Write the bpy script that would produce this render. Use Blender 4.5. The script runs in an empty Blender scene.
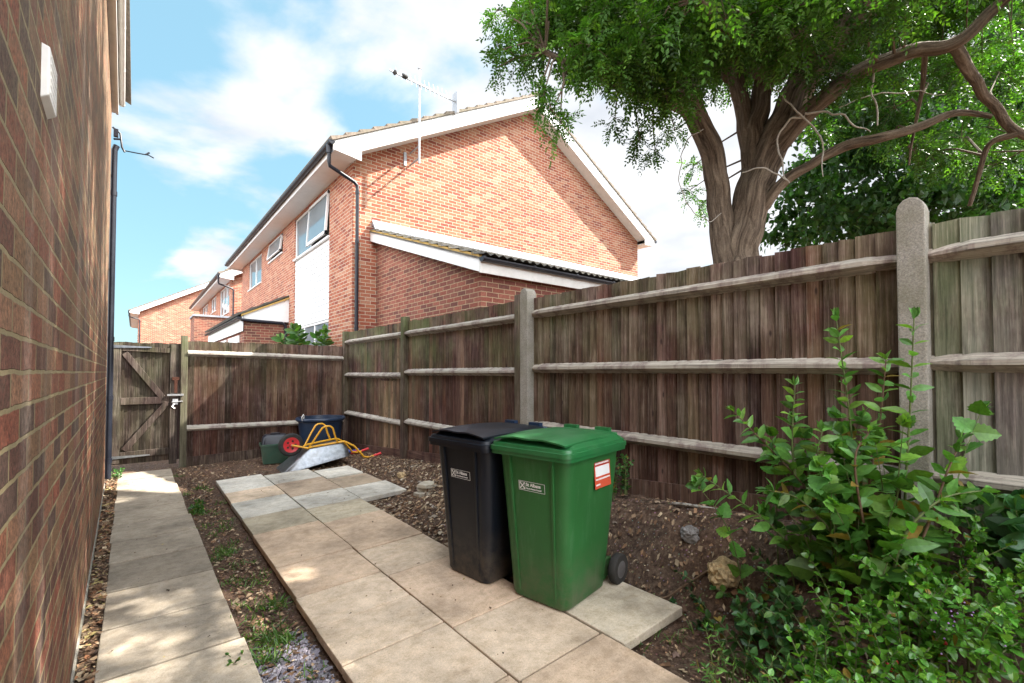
import bpy, bmesh, math, random
import numpy as np
from mathutils import Vector, Matrix, Quaternion, noise as mnoise
R = math.radians
random.seed(7); rng = np.random.default_rng(7)
S = bpy.context.scene
C = S.collection

# ------------------------------------------------------------------ camera, sky, sun, exposure
F_PX, YAW, PITCH, CAM_H, CY = 460.0, 39.3, 1.3, 1.5, 361.56
cd = bpy.data.cameras.new('camera'); cam = bpy.data.objects.new('camera', cd); C.objects.link(cam)
cam.location = (0, 0, CAM_H); cam.rotation_euler = (R(90 + PITCH), 0, R(-YAW))
cd.sensor_width = 36; cd.lens = F_PX / 1024 * 36; cd.shift_y = (CY - 341.5) / 1024
cd.clip_start = 0.05; cd.clip_end = 3000
S.camera = cam

SUN_DIR = Vector((1.0, -.40, 1.05)).normalized()
sun_el = math.asin(SUN_DIR.z)
world = bpy.data.worlds.new('World'); S.world = world; world.use_nodes = True
wt = world.node_tree; wt.nodes.clear()
def wn(t, **k):
    n = wt.nodes.new(t)
    for a, b in k.items(): setattr(n, a, b)
    return n
wo = wn('ShaderNodeOutputWorld'); bg = wn('ShaderNodeBackground'); bg.inputs['Strength'].default_value = 0.07
sky = wn('ShaderNodeTexSky', sky_type='NISHITA', sun_disc=False)
sky.sun_elevation = sun_el; sky.sun_rotation = math.atan2(SUN_DIR.x, SUN_DIR.y)
sky.air_density = 1.0; sky.dust_density = 1.2; sky.ozone_density = 1.0
tc = wn('ShaderNodeTexCoord'); sp = wn('ShaderNodeSeparateXYZ'); wt.links.new(tc.outputs['Generated'], sp.inputs[0])
def wmath(op, a, b):
    n = wn('ShaderNodeMath', operation=op)
    for i, v in enumerate((a, b)):
        if isinstance(v, (int, float)): n.inputs[i].default_value = v
        else: wt.links.new(v, n.inputs[i])
    return n.outputs[0]
den = wmath('ADD', wmath('MAXIMUM', sp.outputs['Z'], 0.0), 0.22)
cx, cyy = wmath('DIVIDE', sp.outputs['X'], den), wmath('DIVIDE', sp.outputs['Y'], den)
cb = wn('ShaderNodeCombineXYZ'); wt.links.new(cx, cb.inputs[0]); wt.links.new(cyy, cb.inputs[1])
nz = wn('ShaderNodeTexNoise'); nz.inputs['Scale'].default_value = 1.7; nz.inputs['Detail'].default_value = 9
nz.inputs['Roughness'].default_value = 0.52; nz.inputs['Distortion'].default_value = 0.25
mp = wn('ShaderNodeMapping'); mp.inputs['Location'].default_value = (3.1, 1.7, 0.0)
wt.links.new(cb.outputs[0], mp.inputs[0]); wt.links.new(mp.outputs[0], nz.inputs['Vector'])
# more cloud to the east (+X), clearer blue straight ahead over the gate
bias = wmath('MULTIPLY', wmath('ADD', sp.outputs['X'], -0.30), 0.36)
cl = wn('ShaderNodeValToRGB'); wt.links.new(wmath('ADD', nz.outputs['Fac'], bias), cl.inputs[0])
cl.color_ramp.elements[0].position = 0.45; cl.color_ramp.elements[1].position = 0.60
cl.color_ramp.interpolation = 'EASE'
tint = wn('ShaderNodeMixRGB', blend_type='MULTIPLY'); tint.inputs[0].default_value = 1
tint.inputs[2].default_value = (.95, 1.10, 1.02, 1); wt.links.new(sky.outputs[0], tint.inputs[1])
nz2 = wn('ShaderNodeTexNoise'); nz2.inputs['Scale'].default_value = 3.0; nz2.inputs['Detail'].default_value = 5
wt.links.new(mp.outputs[0], nz2.inputs['Vector'])
cc = wn('ShaderNodeValToRGB'); wt.links.new(nz2.outputs['Fac'], cc.inputs[0])
cc.color_ramp.elements[0].position = .3; cc.color_ramp.elements[0].color = (2.7, 2.85, 3.1, 1)
cc.color_ramp.elements[1].position = .6; cc.color_ramp.elements[1].color = (3.8, 3.87, 4.0, 1)
mx = wn('ShaderNodeMixRGB'); 
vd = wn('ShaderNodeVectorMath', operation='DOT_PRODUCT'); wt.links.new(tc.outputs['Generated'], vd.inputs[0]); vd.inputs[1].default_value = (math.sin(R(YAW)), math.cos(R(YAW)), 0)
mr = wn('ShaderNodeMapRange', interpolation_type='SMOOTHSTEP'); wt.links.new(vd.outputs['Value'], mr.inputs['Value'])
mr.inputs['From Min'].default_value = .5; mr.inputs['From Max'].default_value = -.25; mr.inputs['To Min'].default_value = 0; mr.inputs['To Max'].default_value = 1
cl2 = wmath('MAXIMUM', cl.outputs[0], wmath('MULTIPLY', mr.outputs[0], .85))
cbr = wn('ShaderNodeVectorMath', operation='SCALE'); wt.links.new(cc.outputs[0], cbr.inputs[0]); wt.links.new(wmath('ADD', 1.0, wmath('MULTIPLY', mr.outputs[0], 4.5)), cbr.inputs['Scale'])  # clouds added and brightened out of view behind and above camera, as fill light
hz = wn('ShaderNodeMixRGB'); hz.inputs[0].default_value = .65; hz.inputs[2].default_value = (1.4, 2.62, 3.2, 1); wt.links.new(tint.outputs[0], hz.inputs[1])
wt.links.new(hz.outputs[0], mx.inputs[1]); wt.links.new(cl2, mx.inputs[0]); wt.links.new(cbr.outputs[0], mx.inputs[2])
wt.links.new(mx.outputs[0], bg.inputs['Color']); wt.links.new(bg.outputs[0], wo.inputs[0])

sl = bpy.data.lights.new('sun', 'SUN'); sl.energy = 5.0; sl.angle = R(0.55); sl.color = (1, .95, .86)
so = bpy.data.objects.new('sun', sl); C.objects.link(so); so.location = (20, -10, 29)
so.rotation_euler = SUN_DIR.to_track_quat('Z', 'Y').to_euler()
vs = S.view_settings; vs.view_transform = 'Standard'; vs.look = 'None'; vs.exposure = 2.12; vs.gamma = 1
vs.use_curve_mapping = False
S.cycles.max_bounces = 6; S.cycles.transparent_max_bounces = 4

# ------------------------------------------------------------------ helpers
_y, _p = R(YAW), R(PITCH)
FW = Vector((math.sin(_y) * math.cos(_p), math.cos(_y) * math.cos(_p), math.sin(_p)))
RT = Vector((math.cos(_y), -math.sin(_y), 0)); UP = RT.cross(FW)
CAM = Vector((0, 0, CAM_H))
def ray(u, v): return FW + RT * ((u - 512) / F_PX) - UP * ((v - CY) / F_PX)
def at(u, v, D): return CAM + ray(u, v) * D
def project(P):
    d = Vector(P) - CAM; z = d.dot(FW)
    return 512 + F_PX * d.dot(RT) / z, CY - F_PX * d.dot(UP) / z, z

def sstep(a, b, x):
    t = min(1, max(0, (x - a) / (b - a))); return t * t * (3 - 2 * t)
def fence_ground(y): return min(.72, max(-.06, .655 - .073 * y))
def ground_z(x, y):
    """soil level: flat by the path, a bank rising to the side fence"""
    if x > 3.3: return max(.25, fence_ground(min(max(y, 0), 9)))
    zf = fence_ground(y)
    start = 2.35 if y > 4.6 else 1.95 + .62 * sstep(.6, 1.3, y) * sstep(3.0, 2.2, y)
    t = sstep(start, 3.1, x)
    lin = min(1, max(0, (x - start) / (3.1 - start)))
    t = .5 * t + .5 * lin
    base = -.015 + .03 * sstep(.8, 2.2, x)
    z = base + (zf - base) * t
    if y > 9.3 or x < -.35 or y < -2: return base
    if .84 > x > .5: z -= .012
    return z
def on_ground(u, v):
    d = ray(u, v); z = .0
    for _ in range(30):
        t = (z - CAM_H) / d.z; P = CAM + d * t; z = .5 * z + .5 * ground_z(P.x, P.y)
    return Vector((P.x, P.y, ground_z(P.x, P.y)))

def chain_loc(o):
    l = Vector((0, 0, 0))
    while o is not None: l += o.location; o = o.parent
    return l
class MB:
    """collects shapes that become one mesh"""
    def __init__(s): s.v = []; s.f = []; s.c = []; s.col = (1, 1, 1); s.sm = []
    def add(s, vs, fs, smooth=False):
        b = len(s.v); s.v += [tuple(p) for p in vs]; s.f += [tuple(b + i for i in f) for f in fs]
        s.c += [s.col] * len(vs); s.sm += [smooth] * len(fs); return s
    def hexa(s, p):  # 8 points: bottom 4 ccw, top 4 ccw
        return s.add(p, [(3, 2, 1, 0), (4, 5, 6, 7), (0, 1, 5, 4), (1, 2, 6, 5), (2, 3, 7, 6), (3, 0, 4, 7)])
    def box(s, x0, x1, y0, y1, z0, z1):
        return s.hexa([(x0, y0, z0), (x1, y0, z0), (x1, y1, z0), (x0, y1, z0), (x0, y0, z1), (x1, y0, z1), (x1, y1, z1), (x0, y1, z1)])
    def obox(s, c, ax, ay, az):  # centre and three half-axes
        c, ax, ay, az = map(Vector, (c, ax, ay, az))
        return s.hexa([c - ax - ay - az, c + ax - ay - az, c + ax + ay - az, c - ax + ay - az, c - ax - ay + az, c + ax - ay + az, c + ax + ay + az, c - ax + ay + az])
    def beam(s, a, b, w, h, up=(0, 0, 1)):
        a, b, up = Vector(a), Vector(b), Vector(up); d = (b - a); L = d.length; d.normalize()
        sd = d.cross(up).normalized(); u2 = sd.cross(d)
        return s.obox((a + b) / 2, d * L / 2, sd * w / 2, u2 * h / 2)
    def prism(s, poly, ext):
        n = len(poly); ext = Vector(ext); p = [Vector(q) for q in poly]
        nrm = Vector((0, 0, 0))
        for i in range(n): nrm += p[i].cross(p[(i + 1) % n])
        if nrm.dot(ext) > 0: p = p[::-1]
        vs = p + [q + ext for q in p]
        return s.add(vs, [tuple(range(n)), tuple(range(2 * n - 1, n - 1, -1))] + [(i, i + n, (i + 1) % n + n, (i + 1) % n) for i in range(n)])
    def loft(s, rings, cap=(True, True), smooth=True, closed=True):
        n = len(rings[0]); vs = [p for r in rings for p in r]; fs = []
        m = n if closed else n - 1
        for k in range(len(rings) - 1):
            for i in range(m):
                j = (i + 1) % n; fs.append((k * n + i, k * n + j, (k + 1) * n + j, (k + 1) * n + i))
        s.add(vs, fs, smooth)
        if cap[0]: s.add(rings[0], [tuple(range(n - 1, -1, -1))])
        if cap[1]: s.add(rings[-1], [tuple(range(n))])
        return s
    def tube(s, path, rad, n=8, cap=True, wob=None):
        path = [Vector(p) for p in path]
        if not hasattr(rad, '__len__'): rad = [rad] * len(path)
        rings = []; t0 = (path[1] - path[0]).normalized()
        u = t0.cross(Vector((0.3, .2, 1))).normalized() if abs(t0.z) < .95 else t0.cross(Vector((1, 0, 0))).normalized()
        for i, p in enumerate(path):
            t = (path[min(i + 1, len(path) - 1)] - path[max(i - 1, 0)]).normalized()
            u = (u - t * u.dot(t)).normalized(); w = t.cross(u); rg = []
            for k in range(n):
                a = 2 * math.pi * k / n; r = rad[i]
                if wob: r *= wob(k / n, i)
                rg.append(p + u * (math.cos(a) * r) + w * (math.sin(a) * r))
            rings.append(rg)
        b = len(s.c); s.loft(rings, (cap, cap))
        if wob:                                       # bark coordinates: round and along the limb
            ln = 0.0
            for i in range(len(path)):
                if i: ln += (path[i] - path[i - 1]).length
                for k in range(n): a = 2 * math.pi * k / n; s.c[b + i * n + k] = (math.cos(a) * rad[i], math.sin(a) * rad[i], ln)
        return s
    def lathe(s, c, prof, n=24, ax='z', smooth=True, cap=(True, True)):
        c = Vector(c); rings = []
        for r, h in prof:
            rg = []
            for k in range(n):
                a = 2 * math.pi * k / n; x, y = r * math.cos(a), r * math.sin(a)
                rg.append(c + (Vector((x, y, h)) if ax == 'z' else Vector((x, h, -y)) if ax == 'y' else Vector((h, x, y))))
            rings.append(rg)
        return s.loft(rings, cap, smooth)
    def build(s, name, mat, parent=None, bevel=0, local=False, kind=None, label=None, cat=None, group=None):
        me = bpy.data.meshes.new(name); off = Vector((0, 0, 0)) if (local or parent is None) else chain_loc(parent)
        va = np.array(s.v, dtype=float) - np.array(off)
        me.from_pydata(va.tolist(), [], s.f); me.update()
        me.polygons.foreach_set('use_smooth', s.sm)
        if any(s.sm): me.set_sharp_from_angle(angle=R(52))
        ca = me.color_attributes.new('Col', 'FLOAT_COLOR', 'POINT')
        ca.data.foreach_set('color', np.c_[np.array(s.c, dtype=np.float32).reshape(-1, 3), np.ones(len(s.v), dtype=np.float32)].ravel())
        uv = me.uv_layers.new(name='UVMap'); buf = np.zeros((len(me.loops), 2), dtype=np.float32)
        vw = np.array(s.v, dtype=float)
        for p in me.polygons:
            nx, ny, nzz = map(abs, p.normal); li = list(p.loop_indices); vi = list(p.vertices)
            if nx >= ny and nx >= nzz: a, b = 1, 2
            elif ny >= nzz: a, b = 0, 2
            else: a, b = 0, 1
            buf[li, 0] = vw[vi, a] + 45; buf[li, 1] = vw[vi, b] + 45
        uv.data.foreach_set('uv', buf.ravel())
        if bevel:
            bm = bmesh.new(); bm.from_mesh(me)
            es = [e for e in bm.edges if len(e.link_faces) == 2 and e.calc_face_angle(0) > .6]
            bmesh.ops.bevel(bm, geom=es, offset=bevel, segments=2, profile=.6, affect='EDGES', clamp_overlap=True)
            bm.to_mesh(me); bm.free()
        if mat: me.materials.append(mat)
        o = bpy.data.objects.new(name, me); C.objects.link(o)
        if parent is not None: o.parent = parent
        return tag(o, label, cat, group, kind)
def tag(o, label=None, cat=None, group=None, kind=None):
    if label: o['label'] = label
    if cat: o['category'] = cat
    if group: o['group'] = group
    if kind: o['kind'] = kind
    return o
def thing(name, label, cat, loc=(0, 0, 0), rz=0, group=None):
    o = bpy.data.objects.new(name, None); C.objects.link(o); o.location = loc; o.rotation_euler = (0, 0, rz)
    o.empty_display_size = .1
    return tag(o, label, cat, group)

def fast_mesh(name, V, polys_n, idx, col, mat, parent=None, kind=None, smooth=False):
    """numpy mesh: V (n,3), idx flat loop indices, every polygon has polys_n corners"""
    me = bpy.data.meshes.new(name); n = len(V); k = len(idx) // polys_n
    off = np.array(chain_loc(parent)) if parent is not None else 0
    me.vertices.add(n); me.vertices.foreach_set('co', (np.asarray(V, dtype=np.float32) - off).astype(np.float32).ravel())
    me.loops.add(len(idx)); me.loops.foreach_set('vertex_index', np.asarray(idx, dtype=np.int32))
    me.polygons.add(k); me.polygons.foreach_set('loop_start', np.arange(0, k * polys_n, polys_n, dtype=np.int32))
    me.polygons.foreach_set('use_smooth', np.full(k, smooth))
    me.update(calc_edges=True)
    ca = me.color_attributes.new('Col', 'FLOAT_COLOR', 'POINT')
    ca.data.foreach_set('color', np.c_[np.asarray(col, dtype=np.float32), np.ones(n, dtype=np.float32)].astype(np.float32).ravel())
    me.materials.append(mat); me.validate()
    o = bpy.data.objects.new(name, me); C.objects.link(o)
    if parent is not None: o.parent = parent
    if kind: o['kind'] = kind
    return o

# ------------------------------------------------------------------ materials
class NT:
    def __init__(s, name):
        s.m = bpy.data.materials.new(name); s.m.use_nodes = True; s.t = s.m.node_tree; s.t.nodes.clear()
        s.out = s.n('ShaderNodeOutputMaterial')
    def n(s, t, ins=None, **k):
        nd = s.t.nodes.new(t)
        for a, b in k.items(): setattr(nd, a, b)
        for a, b in (ins or {}).items(): s.set(nd.inputs[a], b)
        return nd
    def set(s, i, v):
        if isinstance(v, bpy.types.NodeSocket): s.t.links.new(v, i)
        elif isinstance(v, (tuple, list)) and len(v) == 3 and i.type == 'RGBA': i.default_value = (*v, 1)
        else: i.default_value = v
    def math(s, op, a, b=0.0, c=None):
        nd = s.n('ShaderNodeMath', operation=op); s.set(nd.inputs[0], a); s.set(nd.inputs[1], b)
        if c is not None: s.set(nd.inputs[2], c)
        return nd.outputs[0]
    def mix(s, f, a, b, mode='MIX'):
        nd = s.n('ShaderNodeMixRGB', blend_type=mode); s.set(nd.inputs[0], f); s.set(nd.inputs[1], a); s.set(nd.inputs[2], b); return nd.outputs[0]
    def ramp(s, f, stops, interp='LINEAR'):
        nd = s.n('ShaderNodeValToRGB'); s.set(nd.inputs[0], f); r = nd.color_ramp; r.interpolation = interp
        while len(r.elements) < len(stops): r.elements.new(.5)
        for e, (p, c) in zip(r.elements, stops):
            e.position = p; e.color = (c, c, c, 1) if isinstance(c, (int, float)) else (*c, 1)
        return nd.outputs[0]
    def noise(s, scale, detail=4, rough=.55, vec=None, dist=0.0):
        nd = s.n('ShaderNodeTexNoise', {'Scale': scale, 'Detail': detail, 'Roughness': rough, 'Distortion': dist})
        s.set(nd.inputs['Vector'], vec if vec is not None else s.pos()); return nd.outputs['Fac']
    def pos(s):
        if not hasattr(s, '_g'): s._g = s.n('ShaderNodeNewGeometry').outputs['Position']
        return s._g
    def scaled(s, sc, rot=(0, 0, 0)):
        nd = s.n('ShaderNodeMapping', {'Scale': sc, 'Rotation': rot}); s.set(nd.inputs[0], s.pos()); return nd.outputs[0]
    def col(s): return s.n('ShaderNodeVertexColor', layer_name='Col').outputs[0]
    def bump(s, h, strength=.5, dist=.01, normal=None):
        nd = s.n('ShaderNodeBump', {'Strength': strength, 'Distance': dist, 'Height': h})
        if normal is not None: s.set(nd.inputs['Normal'], normal)
        return nd.outputs[0]
    def bsdf(s, color, rough=.7, normal=None, spec=.5, metal=0.0, **k):
        b = s.n('ShaderNodeBsdfPrincipled', {'Base Color': color, 'Roughness': rough, 'Metallic': metal, 'Specular IOR Level': spec})
        for a, v in k.items(): s.set(b.inputs[a.replace('_', ' ')], v)
        if normal is not None: s.set(b.inputs['Normal'], normal)
        s.t.links.new(b.outputs[0], s.out.inputs[0]); return b

def brick_mat(name, cols, mortar, mort_w=.0055, stain=.35, rough_b=.35):
    t = NT(name); uv = t.n('ShaderNodeUVMap', uv_map='UVMap').outputs[0]
    w = t.n('ShaderNodeTexNoise', {'Scale': 14.0, 'Detail': 2.0}); t.set(w.inputs['Vector'], uv)
    sc = t.n('ShaderNodeVectorMath', {1: (.5, .5, .5)}, operation='SUBTRACT'); t.set(sc.inputs[0], w.outputs['Color'])
    s2 = t.n('ShaderNodeVectorMath', operation='SCALE'); t.set(s2.inputs[0], sc.outputs[0]); s2.inputs['Scale'].default_value = .010
    ad = t.n('ShaderNodeVectorMath', operation='ADD'); t.set(ad.inputs[0], uv); t.set(ad.inputs[1], s2.outputs[0]); v = ad.outputs[0]
    b = t.n('ShaderNodeTexBrick', {'Scale': 1.0, 'Mortar Size': mort_w, 'Mortar Smooth': .25, 'Brick Width': .225, 'Row Height': .075})
    t.set(b.inputs['Vector'], v)
    sp = t.n('ShaderNodeSeparateXYZ'); t.set(sp.inputs[0], v)
    row = t.math('FLOOR', t.math('DIVIDE', sp.outputs[1], .075)); par = t.math('MODULO', row, 2.0)
    off = t.math('MULTIPLY', t.math('SUBTRACT', 1.0, par), .1125)
    colm = t.math('FLOOR', t.math('DIVIDE', t.math('ADD', sp.outputs[0], off), .225))
    cb = t.n('ShaderNodeCombineXYZ', {0: colm, 1: row}); wn_ = t.n('ShaderNodeTexWhiteNoise', noise_dimensions='2D'); t.set(wn_.inputs[0], cb.outputs[0])
    n = len(cols); base = t.ramp(wn_.outputs['Value'], [(i / n, c) for i, c in enumerate(cols)], 'CONSTANT')
    fine = t.noise(90, 4, .7); big = t.noise(.9, 5, .6); mid = t.noise(22, 4, .65)
    base = t.mix(t.math('MULTIPLY', mid, .8), base, t.mix(1.0, base, (.45, .42, .42), 'MULTIPLY'))
    base = t.mix(rough_b, base, t.mix(1.0, base, t.ramp(fine, [(.3, .22), (.7, 1.85)]), 'MULTIPLY'))
    mcol = t.mix(mid, mortar, tuple(c * .62 for c in mortar))
    c = t.mix(b.outputs['Fac'], base, mcol)
    c = t.mix(t.math('MULTIPLY', t.ramp(big, [(.42, 0), (.68, 1)]), stain), c, t.mix(1.0, c, (.62, .6, .55), 'MULTIPLY'))
    h = t.math('ADD', t.math('MULTIPLY', t.math('SUBTRACT', 1.0, b.outputs['Fac']), 1.0), t.math('MULTIPLY', mid, .5))
    h = t.math('ADD', h, t.math('MULTIPLY', fine, .25))
    t.bsdf(c, .88, t.bump(h, .8, .008), .3); return t, c

GR1 = {'z': (46, 46, 1.3), 'y': (50, 1.2, 50), 'x': (1.2, 50, 50)}; GR3 = {'z': (75, 75, 2.2), 'y': (75, 2.2, 75), 'x': (2.2, 75, 75)}; GR2 = {'z': (190, 190, 5), 'y': (180, 4, 180), 'x': (4, 180, 180)}
def wood_mat(name, algae=0.0, pale=.35, grain=1.0, along='z'):
    """weathered timber: the board's own colour, grain streaks, silvering and green algae in patches"""
    t = NT(name); col = t.col()
    st = t.noise(1.0, 8, .72, t.scaled(GR1[along])); st2 = t.noise(1.0, 6, .7, t.scaled(GR2[along])); pt = t.noise(2.2, 5, .6)
    c = t.mix(1.0, col, t.ramp(st, [(.28, .25), (.45, .85), (.6, 1.15), (.78, 2.2)]), 'MULTIPLY')
    c = t.mix(t.math('MULTIPLY', t.ramp(st2, [(.45, 0), (.75, 1)]), .5), c, t.mix(1.0, c, (.5, .46, .44), 'MULTIPLY'))
    silver = t.math('MULTIPLY', t.ramp(t.math('ADD', t.math('MULTIPLY', pt, .6), t.math('MULTIPLY', st, .4)), [(.44, 0), (.62, 1)]), pale)
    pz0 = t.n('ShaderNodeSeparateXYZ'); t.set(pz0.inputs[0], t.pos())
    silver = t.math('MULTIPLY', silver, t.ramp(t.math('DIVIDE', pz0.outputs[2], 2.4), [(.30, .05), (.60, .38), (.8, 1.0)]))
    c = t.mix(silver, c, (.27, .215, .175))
    if algae:
        pz = t.n('ShaderNodeSeparateXYZ'); t.set(pz.inputs[0], t.pos())
        a = t.noise(1.3, 6, .65)
        hz = t.ramp(t.math('DIVIDE', pz.outputs[2], 2.4), [(.2, .15), (.62, .45), (.93, 1)])
        c = t.mix(t.math('MULTIPLY', t.math('MULTIPLY', t.ramp(a, [(.38, 0), (.62, 1)]), hz), algae), c, (.10, .13, .045))
    st3 = t.noise(1.0, 5, .75, t.scaled(GR3[along])); pp = t.noise(4.0, 4, .6)
    c = t.mix(t.math('MULTIPLY', t.ramp(t.math('ADD', t.math('MULTIPLY', st3, .7), t.math('MULTIPLY', pp, .3)), [(.50, 0), (.60, 1)]), .42 * min(1, pale * 2.2)), c, t.mix(.5, (.34, .295, .26), t.mix(1.0, c, (2.6, 2.5, 2.4), 'MULTIPLY')))
    c = t.mix(t.math('MULTIPLY', t.ramp(st3, [(.30, 1), (.44, 0)]), .6), c, t.mix(1.0, c, (.30, .27, .26), 'MULTIPLY'))
    vv = t.n('ShaderNodeTexVoronoi', {'Scale': 1.0}); t.set(vv.inputs['Vector'], t.scaled({'z': (9, 9, 3.2), 'y': (9, 2, 9), 'x': (2, 9, 9)}[along]))
    c = t.mix(t.ramp(vv.outputs['Distance'], [(.05, .85), (.10, 0)]), c, (.03, .018, .014))
    dk = t.noise(1.0, 6, .7, t.scaled((7, 7, 1.5)))
    c = t.mix(t.math('MULTIPLY', t.ramp(dk, [(.47, 0), (.60, 1)]), .75), c, t.mix(1.0, c, (.48, .38, .42), 'MULTIPLY'))
    h = t.math('ADD', st, t.math('MULTIPLY', st2, .5))
    t.bsdf(c, .85, t.bump(h, .6 * grain, .006), .25); return t.m

def plain(name, color, rough=.5, spec=.5, metal=0.0, var=.12, bump=.0, scale=30, dirt=0.0, dirtcol=(.1, .085, .06)):
    t = NT(name); nn = t.noise(scale, 5, .6); dd = t.noise(3.5, 6, .65)
    c = t.mix(1.0, color, t.ramp(nn, [(.3, 1 - var), (.7, 1 + var)]), 'MULTIPLY')
    if dirt: c = t.mix(t.math('MULTIPLY', t.ramp(dd, [(.42, 0), (.7, 1)]), dirt), c, dirtcol)
    r = t.math('ADD', rough, t.math('MULTIPLY', t.math('SUBTRACT', dd, .5), .25))
    t.bsdf(c, r, t.bump(nn, bump, .004) if bump else None, spec, metal); return t.m

def leaf_mat(name, rough=.45, trans=.4, spec=.45):
    t = NT(name); col = t.col(); nn = t.noise(60, 2)
    c = t.mix(1.0, col, t.ramp(nn, [(.3, .8), (.7, 1.2)]), 'MULTIPLY')
    p = t.n('ShaderNodeBsdfPrincipled', {'Base Color': c, 'Roughness': rough, 'Specular IOR Level': spec})
    tr = t.n('ShaderNodeBsdfTranslucent', {'Color': t.mix(1.0, c, (1.25, 1.5, .5), 'MULTIPLY')})
    ms = t.n('ShaderNodeMixShader', {0: trans}); t.t.links.new(p.outputs[0], ms.inputs[1]); t.t.links.new(tr.outputs[0], ms.inputs[2])
    t.t.links.new(ms.outputs[0], t.out.inputs[0]); return t.m

M = {}
t, c = brick_mat('old_brick', [(.14, .056, .040), (.27, .082, .048), (.20, .10, .056), (.31, .12, .066), (.17, .064, .044), (.25, .135, .07), (.32, .16, .092), (.11, .060, .046), (.24, .085, .052)], (.36, .285, .155), .0062, .55, .95)
M['old_brick'] = t.m
# pale lime bloom running down the old wall in streaks
_b = [n for n in t.t.nodes if n.type == 'BSDF_PRINCIPLED'][0]
_sv = t.noise(1.0, 5, .7, t.scaled((1, 3.2, .28))); _sf = t.noise(35, 4, .7)
_lz = t.n('ShaderNodeSeparateXYZ'); t.set(_lz.inputs[0], t.pos())
_li = t.math('MULTIPLY', t.ramp(t.math('DIVIDE', _lz.outputs[2], 4.0), [(.30, .12), (.62, .8)]), t.ramp(t.noise(55, 5, .75), [(.36, 0), (.60, 1)]))
c = t.mix(t.math('MULTIPLY', _li, .8), c, (.17, .135, .082))
_f = t.math('MULTIPLY', t.ramp(_sv, [(.52, 0), (.70, 1)]), t.ramp(_sf, [(.35, .1), (.7, .75)]))
t.set(_b.inputs['Base Color'], t.mix(t.math('MULTIPLY', _f, .45), c, (.5, .42, .36)))
t, _ = brick_mat('house_brick', [(.48, .155, .085), (.40, .115, .065), (.51, .20, .115), (.32, .09, .06), (.46, .165, .095), (.55, .27, .17), (.43, .13, .075), (.50, .19, .11)], (.66, .56, .43), .0076, .3, .6); M['house_brick'] = t.m
t, _ = brick_mat('dark_brick', [(.30, .10, .07), (.24, .085, .065), (.35, .13, .09), (.19, .075, .06), (.28, .11, .08)], (.50, .38, .24), .0065, .25, .4); M['dark_brick'] = t.m
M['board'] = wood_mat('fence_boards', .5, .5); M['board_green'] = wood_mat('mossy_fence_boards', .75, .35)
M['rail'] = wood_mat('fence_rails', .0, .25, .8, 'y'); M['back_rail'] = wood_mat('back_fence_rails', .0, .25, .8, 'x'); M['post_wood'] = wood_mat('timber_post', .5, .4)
M['white'] = plain('white_plastic', (.80, .80, .79), .35, .5, 0, .03, 0, 8, .12, (.5, .48, .42))
M['white_old'] = plain('aged_white_board', (.74, .73, .70), .5, .4, 0, .06, .1, 12, .25, (.42, .38, .3))
M['black_pipe'] = plain('black_plastic_pipe', (.010, .012, .020), .38, .4, 0, .1, 0, 10, .08, (.05, .05, .05))
M['tile'] = plain('roof_tile', (.22, .18, .145), .9, .2, 0, .35, .8, 25, .45, (.11, .12, .07))
M['tile_dark'] = plain('dark_roof_tile', (.085, .078, .07), .9, .2, 0, .4, .8, 30, .5, (.2, .19, .15))
M['lead'] = plain('lead_flashing', (.24, .26, .30), .6, .4, .1, .25, .3, 12, .55, (.48, .49, .5))
M['glass'] = plain('window_glass', (.16, .20, .22), .06, .9, 0, .1, 0, 2)
M['curtain'] = plain('curtain', (.7, .68, .63), .9, .1, 0, .05)
M['galv'] = plain('galvanised_steel', (.22, .235, .255), .34, .5, .85, .3, .1, 18, .25, (.3, .28, .25))
M['steel'] = plain('zinc_steel', (.5, .5, .5), .4, .5, .8, .2, 0, 20)
M['rust'] = plain('rusty_iron', (.07, .026, .016), .85, .3, .2, .4, .4, 60)
M['yellow'] = plain('yellow_paint', (.72, .36, .02), .35, .5, 0, .1, 0, 20, .2, (.3, .17, .06))
M['red_plastic'] = plain('red_plastic', (.6, .03, .035), .4)
M['rubber'] = plain('black_rubber', (.022, .022, .022), .75, .3, 0, .2, .1, 40, .3, (.12, .1, .08))
M['grey_rim'] = plain('grey_wheel_hub', (.09, .09, .095), .5, .4, 0, .15, 0, 20, .3, (.16, .13, .1))
M['blue_tub'] = plain('navy_plastic', (.012, .028, .062), .4, .5, 0, .15, 0, 10, .25, (.07, .07, .07))
M['crate_green'] = plain('green_crate_plastic', (.03, .085, .055), .45, .5, 0, .12, 0, 10, .35, (.1, .09, .06))
M['alu'] = plain('aluminium', (.34, .345, .36), .45, .5, .5, .15)
M['stone_pale'] = plain('yellow_stone', (.42, .31, .17), .95, .2, 0, .5, 1.0, 45, .35, (.2, .13, .07))
M['stone_grey'] = plain('grey_stone', (.20, .19, .185), .95, .2, 0, .4, .8, 40, .4, (.1, .07, .05))

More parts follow.
